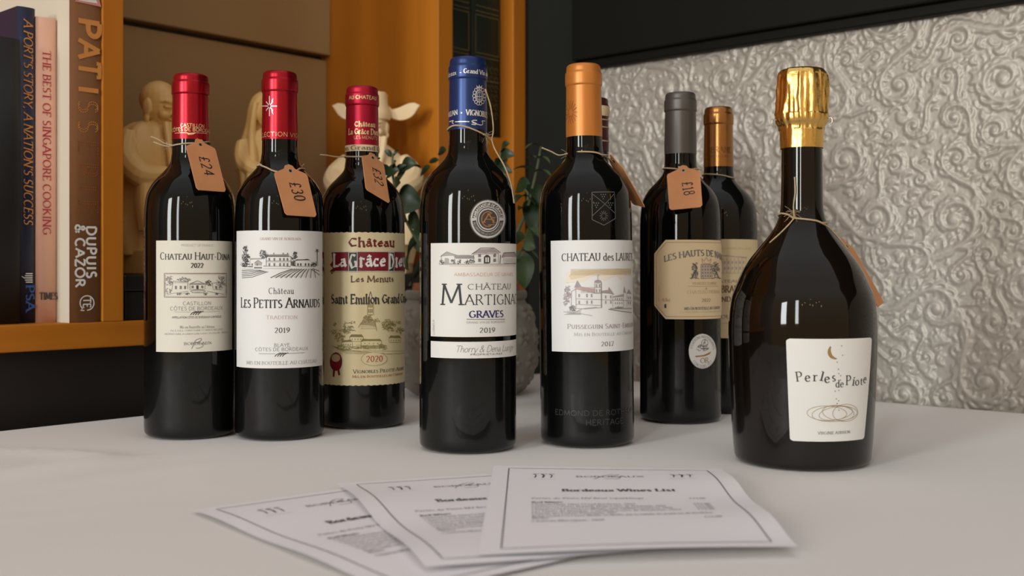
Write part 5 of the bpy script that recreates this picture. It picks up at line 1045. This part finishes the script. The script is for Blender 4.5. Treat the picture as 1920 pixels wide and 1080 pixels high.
def official(mb, m_):
    loft(mb, [(.012, .045, .034, 0, 0), (.045, .050, .036, 0, 0), (.085, .050, .036, 0, 0), (.115, .046, .033, 0, 0), (.140, .036, .027, 0, 0), (.153, .022, .018, 0, 0), (.160, .012, .012, 0, 0)], m_, .06, 8)
    head(mb, m_, (0, -.006, .178), .0185)
    loft(mb, [(.188, .0185, .019, 0, -.003), (.196, .0185, .019, 0, -.003), (.205, .016, .016, 0, -.001), (.221, .0135, .013, 0, .001), (.2225, .012, .011, 0, .001)], m_)
    mb.box((-.013, -.004, .19), (.026, 0, 0), (0, .02, 0), (0, 0, .0325), m_)
    for sx in (-1, 1):                                   # hat wings
        n = 12; vs = []; fs = []
        for i in range(n + 1):
            t_ = i / n; x = (.012 + .043 * t_) * sx; c_ = .1985 - .0025 * math.sin(math.pi * min(1, t_ * 1.5)) + .0045 * t_ ** 2; h_ = (.0042 + .0052 * math.sin(math.pi * min(1, t_ ** 1.4))) * (1 if t_ < .8 else max(.10, 1 - ((t_ - .8) / .2) ** 1.6))
            up = .004 * max(0, t_ - .7) / .3
            vs += [(x, .003, c_ + h_ + up), (x, .008, c_ + h_ + up), (x, .008, c_ - h_ + up * 1.3), (x, .003, c_ - h_ + up * 1.3)]
        for i in range(n):
            for j in range(4): fs.append((4 * i + j, 4 * i + (j + 1) % 4, 4 * i + 4 + (j + 1) % 4, 4 * i + 4 + j))
        fs += [(0, 1, 2, 3), (4 * n + 3, 4 * n + 2, 4 * n + 1, 4 * n)]; mb.add(vs, fs, m_, False); mb.ell((.014 * sx, .005, .199), (.006, .005, .008), m_)
        mb.tube(cr([(.032 * sx, 0, .138), (.047 * sx, -.012, .118), (.036 * sx, -.032, .104), (.010 * sx, -.042, .108)], 5), [.012, .0125, .013, .0135, .014, .014, .0145, .015, .015, .015, .0145, .014, .013, .012, .010, .008], m_, 12)
        loft(mb, [(.035, .007, .012, .046 * sx, -.026), (.06, .012, .016, .045 * sx, -.026), (.10, .011, .014, .042 * sx, -.024)], m_, .09, 6, 20)
    for k in range(6): mb.tube(cr([(-.016 + .0064 * k, -.028, .165), (-.014 + .0056 * k, -.033, .145), (-.008 + .0032 * k, -.037, .118)], 4), [.0034] * 8 + [.0014], m_, 6)
    for k in range(5): mb.tube(cr([(-.026 + .013 * k, -.036, .095), (-.030 + .015 * k, -.039, .06), (-.034 + .017 * k, -.036, .018)], 4), .0026, m_, 6)
figure('statue', 'cream soapstone statue of a bald bearded old man, behind the leftmost bottle', 290, -.085, R(56), 'soapstone', elder, (.072, .06, .026))
figure('statue', 'cream soapstone statue of a veiled lady in long robes, behind the second red-topped bottle', 494, -.10, R(42), 'soapstone', lady, (.064, .056, .018))
figure('statue', 'ivory statue of a bearded official in a winged hat, behind the gold label bottle', 704, -.045, R(-2), 'soapstone_white', official, (.084, .064, .016))

# ------------------------------------------------------------------ potted plant
PY = 1.212; pc = at(874, 508, PY); px_, py_ = pc.x, pc.y
pp = thing('potted_plant', (px_, py_, ZT), 'leafy green plant in a flower-embossed grey stoneware pot behind the centre bottles', 'potted plant')
def flowers(r_, z, t_):
    if r_ < .056 or z > .098: return r_
    k = 0.0; row = round((z - .012) / .026); n = 15; zc = .012 + row * .026; off = .5 * (row % 2); ti = (t_ / (2 * math.pi) * n - off) % 1 - .5; dx = ti * 2 * math.pi * r_ / n; dy = z - zc; d = math.hypot(dx, dy); a_ = math.atan2(dy, dx)
    if d < .0115: k = max(0, .0030 * abs(math.cos(2.5 * a_ + .4)) ** 1.1 * math.sin(math.pi * min(1, d / .0115)))
    return r_ + k + .0003 * noise.noise(Vector((math.cos(t_) * 9, math.sin(t_) * 9, z * 90)))
pf = [(0, .002), (.050, .001), (.057, 0), (.0640, .006), (.069, .012), (.0735, .0185), (.0765, .028), (.0785, .043), (.079, .054), (.078, .068), (.0755, .080), (.0715, .091), (.066, .1015), (.0655, .1035), (.0672, .106), (.0675, .111), (.066, .1135), (.062, .1135), (.0605, .110), (.060, .098)]
mb = MB(); mb.lathe(px_, py_, ZT, [(max(0, q_[0]), q_[1]) for q_ in cr(pf, 7)], 'pot', 240, flowers); mb.build('pot', pp)
mb = MB(); mb.lathe(px_, py_, ZT, [(.059, .096), (.0597, .121), (.057, .122), (.0555, .112)], 'terracotta', 64); mb.build('inner_pot', pp)
mb = MB(); mb.lathe(px_, py_, ZT, [(0, .111), (.03, .1105), (.0556, .109)], 'soil', 48, lambda r_, z, t_: r_); mb.build('soil', pp)
def leaf(mb, base, tip, wd, m_, sag=.18, side=None):
    base, tip = Vector(base), Vector(tip); ax = tip - base; L = ax.length; ax.normalize(); up = Vector((0, 0, 1)); s_ = side or ax.cross(up)
    if s_.length < .1: s_ = Vector((1, 0, 0))
    s_ = Vector(s_).normalized(); nrm = s_.cross(ax).normalized()
    if nrm.z < 0: nrm = -nrm
    n, k = 9, 4; vs = []; fs = []
    for i in range(n + 1):
        t_ = i / n; w_ = wd * .5 * (math.sin(math.pi * t_ ** .8) ** .75 if 0 < t_ < 1 else .0) + .0004
        c_ = base + ax * L * t_ + nrm * L * sag * (4 * t_ * (1 - t_)) - Vector((0, 0, L * sag * .8 * t_ * t_))
        for j in range(k + 1): q_ = j / k * 2 - 1; vs.append(c_ + s_ * w_ * q_ + nrm * abs(q_) * w_ * .28)
    for i in range(n):
        for j in range(k): a = i * (k + 1) + j; fs.append((a, a + 1, a + k + 2, a + k + 1))
    nv = len(vs); vs2 = [v_ - nrm * .0007 for v_ in vs]; mb.add(vs + vs2, fs + [tuple(nv + i for i in f[::-1]) for f in fs], m_)
PL = lambda px, py, d=0.0: at(px, py, PY + d)
def stem(pts, rad, m_, leaves, lm, seed=0, auto=0, lsize=(.022, .012)):
    rr = random.Random(seed); q_ = [Vector(v_) for v_ in cr(pts, 8)]; st = MB(); n = len(q_); st.tube(q_, [rad * (1 - .5 * i / n) for i in range(n)], 'stem', 8); so = st.build('stem', pp); fo = MB()
    for b_, t_, wd, side in leaves: leaf(fo, b_, t_, wd, lm, .12, side)
    for i in range(auto):
        k = int(n * (.25 + .72 * i / auto)); p = q_[min(k, n - 1)]; a_ = rr.uniform(0, 6.28)
        for h_ in (0, math.pi):
            d = Vector((math.cos(a_ + h_), math.sin(a_ + h_) * .8, rr.uniform(.1, .6))).normalized(); leaf(fo, p, p + d * lsize[0] * rr.uniform(.8, 1.15), lsize[1] * rr.uniform(.85, 1.15), lm, rr.uniform(.05, .2))
    fo.build('foliage', so)
Xs = Vector((.25, .1, 1)); Xv = Vector((1, .2, .1))
stem([PL(893, 545), PL(940, 490, -.02), PL(985, 400, -.03), PL(1000, 345, -.03), PL(1008, 310, -.03), PL(1014, 274, -.03)], .0022, 'stem', [
    (PL(1002, 322, -.03), PL(962, 313, -.04), .011, None), (PL(1003, 322, -.03), PL(1034, 327, -.05), .008, None), (PL(1011, 285, -.03), PL(1043, 292, -.03), .006, None), (PL(1013, 275, -.03), PL(985, 274, -.05), .005, None),
    (PL(1006, 297, -.03), PL(1031, 301, -.05), .006, None), (PL(1006, 297, -.03), PL(988, 293, -.02), .006, None)], 'leaf_pale', 1)
stem([PL(888, 545), PL(940, 500), PL(978, 420), PL(990, 370), PL(984, 355)], .0020, 'stem', [
    (PL(996, 345, -.02), PL(1012, 378, -.04), .016, Xv), (PL(994, 346, .01), PL(968, 352, .03), .018, Xs), (PL(990, 375, -.02), PL(1000, 438, -.04), .018, Xv), (PL(986, 368, -.01), PL(1003, 379, -.04), .008, None), (PL(985, 368, -.03), PL(966, 375, -.05), .010, None),
    (PL(990, 398, -.03), PL(972, 388, -.06), .010, None)], 'leaf', 2)
stem([PL(900, 545, -.04), PL(950, 510, -.05), PL(985, 455, -.06)], .0020, 'stem', [
    (PL(985, 440, -.06), PL(1004, 462, -.07), .022, Xs), (PL(990, 428, -.06), PL(1010, 440, -.08), .013, None), (PL(984, 445, -.06), PL(966, 448, -.08), .014, Xs), (PL(976, 470, -.05), PL(1009, 480, -.06), .010, None), (PL(970, 470, -.04), PL(984, 535, -.05), .026, Xv)], 'leaf_pale', 3)
stem([PL(850, 545), PL(800, 480, -.03), PL(755, 400, -.04), PL(738, 340, -.05), PL(736, 288, -.05)], .0020, 'stem', [
    (PL(736, 292, -.05), PL(721, 281, -.05), .006, Xs), (PL(736, 292, -.05), PL(747, 281, -.05), .006, Xs), (PL(737, 325, -.05), PL(712, 308, -.06), .010, Xs), (PL(738, 328, -.05), PL(762, 306, -.06), .008, Xs), (PL(752, 314, -.05), PL(780, 304, -.06), .016, Xs), (PL(765, 315, -.05), PL(789, 312, -.04), .009, None),
    (PL(744, 318, -.05), PL(742, 298, -.07), .006, Xs), (PL(740, 345, -.05), PL(760, 318, -.05), .016, Xs), (PL(726, 328, -.05), PL(748, 316, -.06), .014, Xs), (PL(742, 365, -.05), PL(750, 338, -.07), .022, Xs), (PL(744, 372, -.05), PL(792, 380, -.06), .032, Xs), (PL(765, 405, -.04), PL(788, 422, -.04), .018, Xs), (PL(738, 385, -.05), PL(762, 412, -.05), .018, Xs)], 'leaf', 4)
stem([PL(855, 545), PL(810, 460, .02), PL(790, 380, .03), PL(800, 330, .03)], .0018, 'stem', [
    (PL(806, 313, .03), PL(788, 327, .02), .010, Xs), (PL(822, 300, .03), PL(805, 301, .02), .006, Xs), (PL(836, 282, .03), PL(822, 284, .02), .010, Xs), (PL(775, 430, .01), PL(800, 470, 0), .022, Xs), (PL(782, 450, 0), PL(765, 500, -.02), .020, Xs), (PL(795, 500, 0), PL(770, 530, -.02), .020, Xs)], 'leaf', 5)
stem([PL(880, 545, -.01), PL(905, 440, 0), PL(930, 330, .01), PL(940, 280, .02)], .0020, 'stem', [
    (PL(938, 290, .02), PL(965, 288, .01), .012, Xs), (PL(940, 282, .02), PL(955, 266, .01), .010, Xs), (PL(934, 310, .01), PL(960, 320, 0), .012, Xs), (PL(930, 330, .01), PL(905, 322, .02), .012, None)], 'leaf', 6, 3)
stem([PL(870, 545, .02), PL(850, 440, .03), PL(846, 340, .03), PL(852, 300, .03)], .0018, 'stem', [], 'leaf', 7, 4)
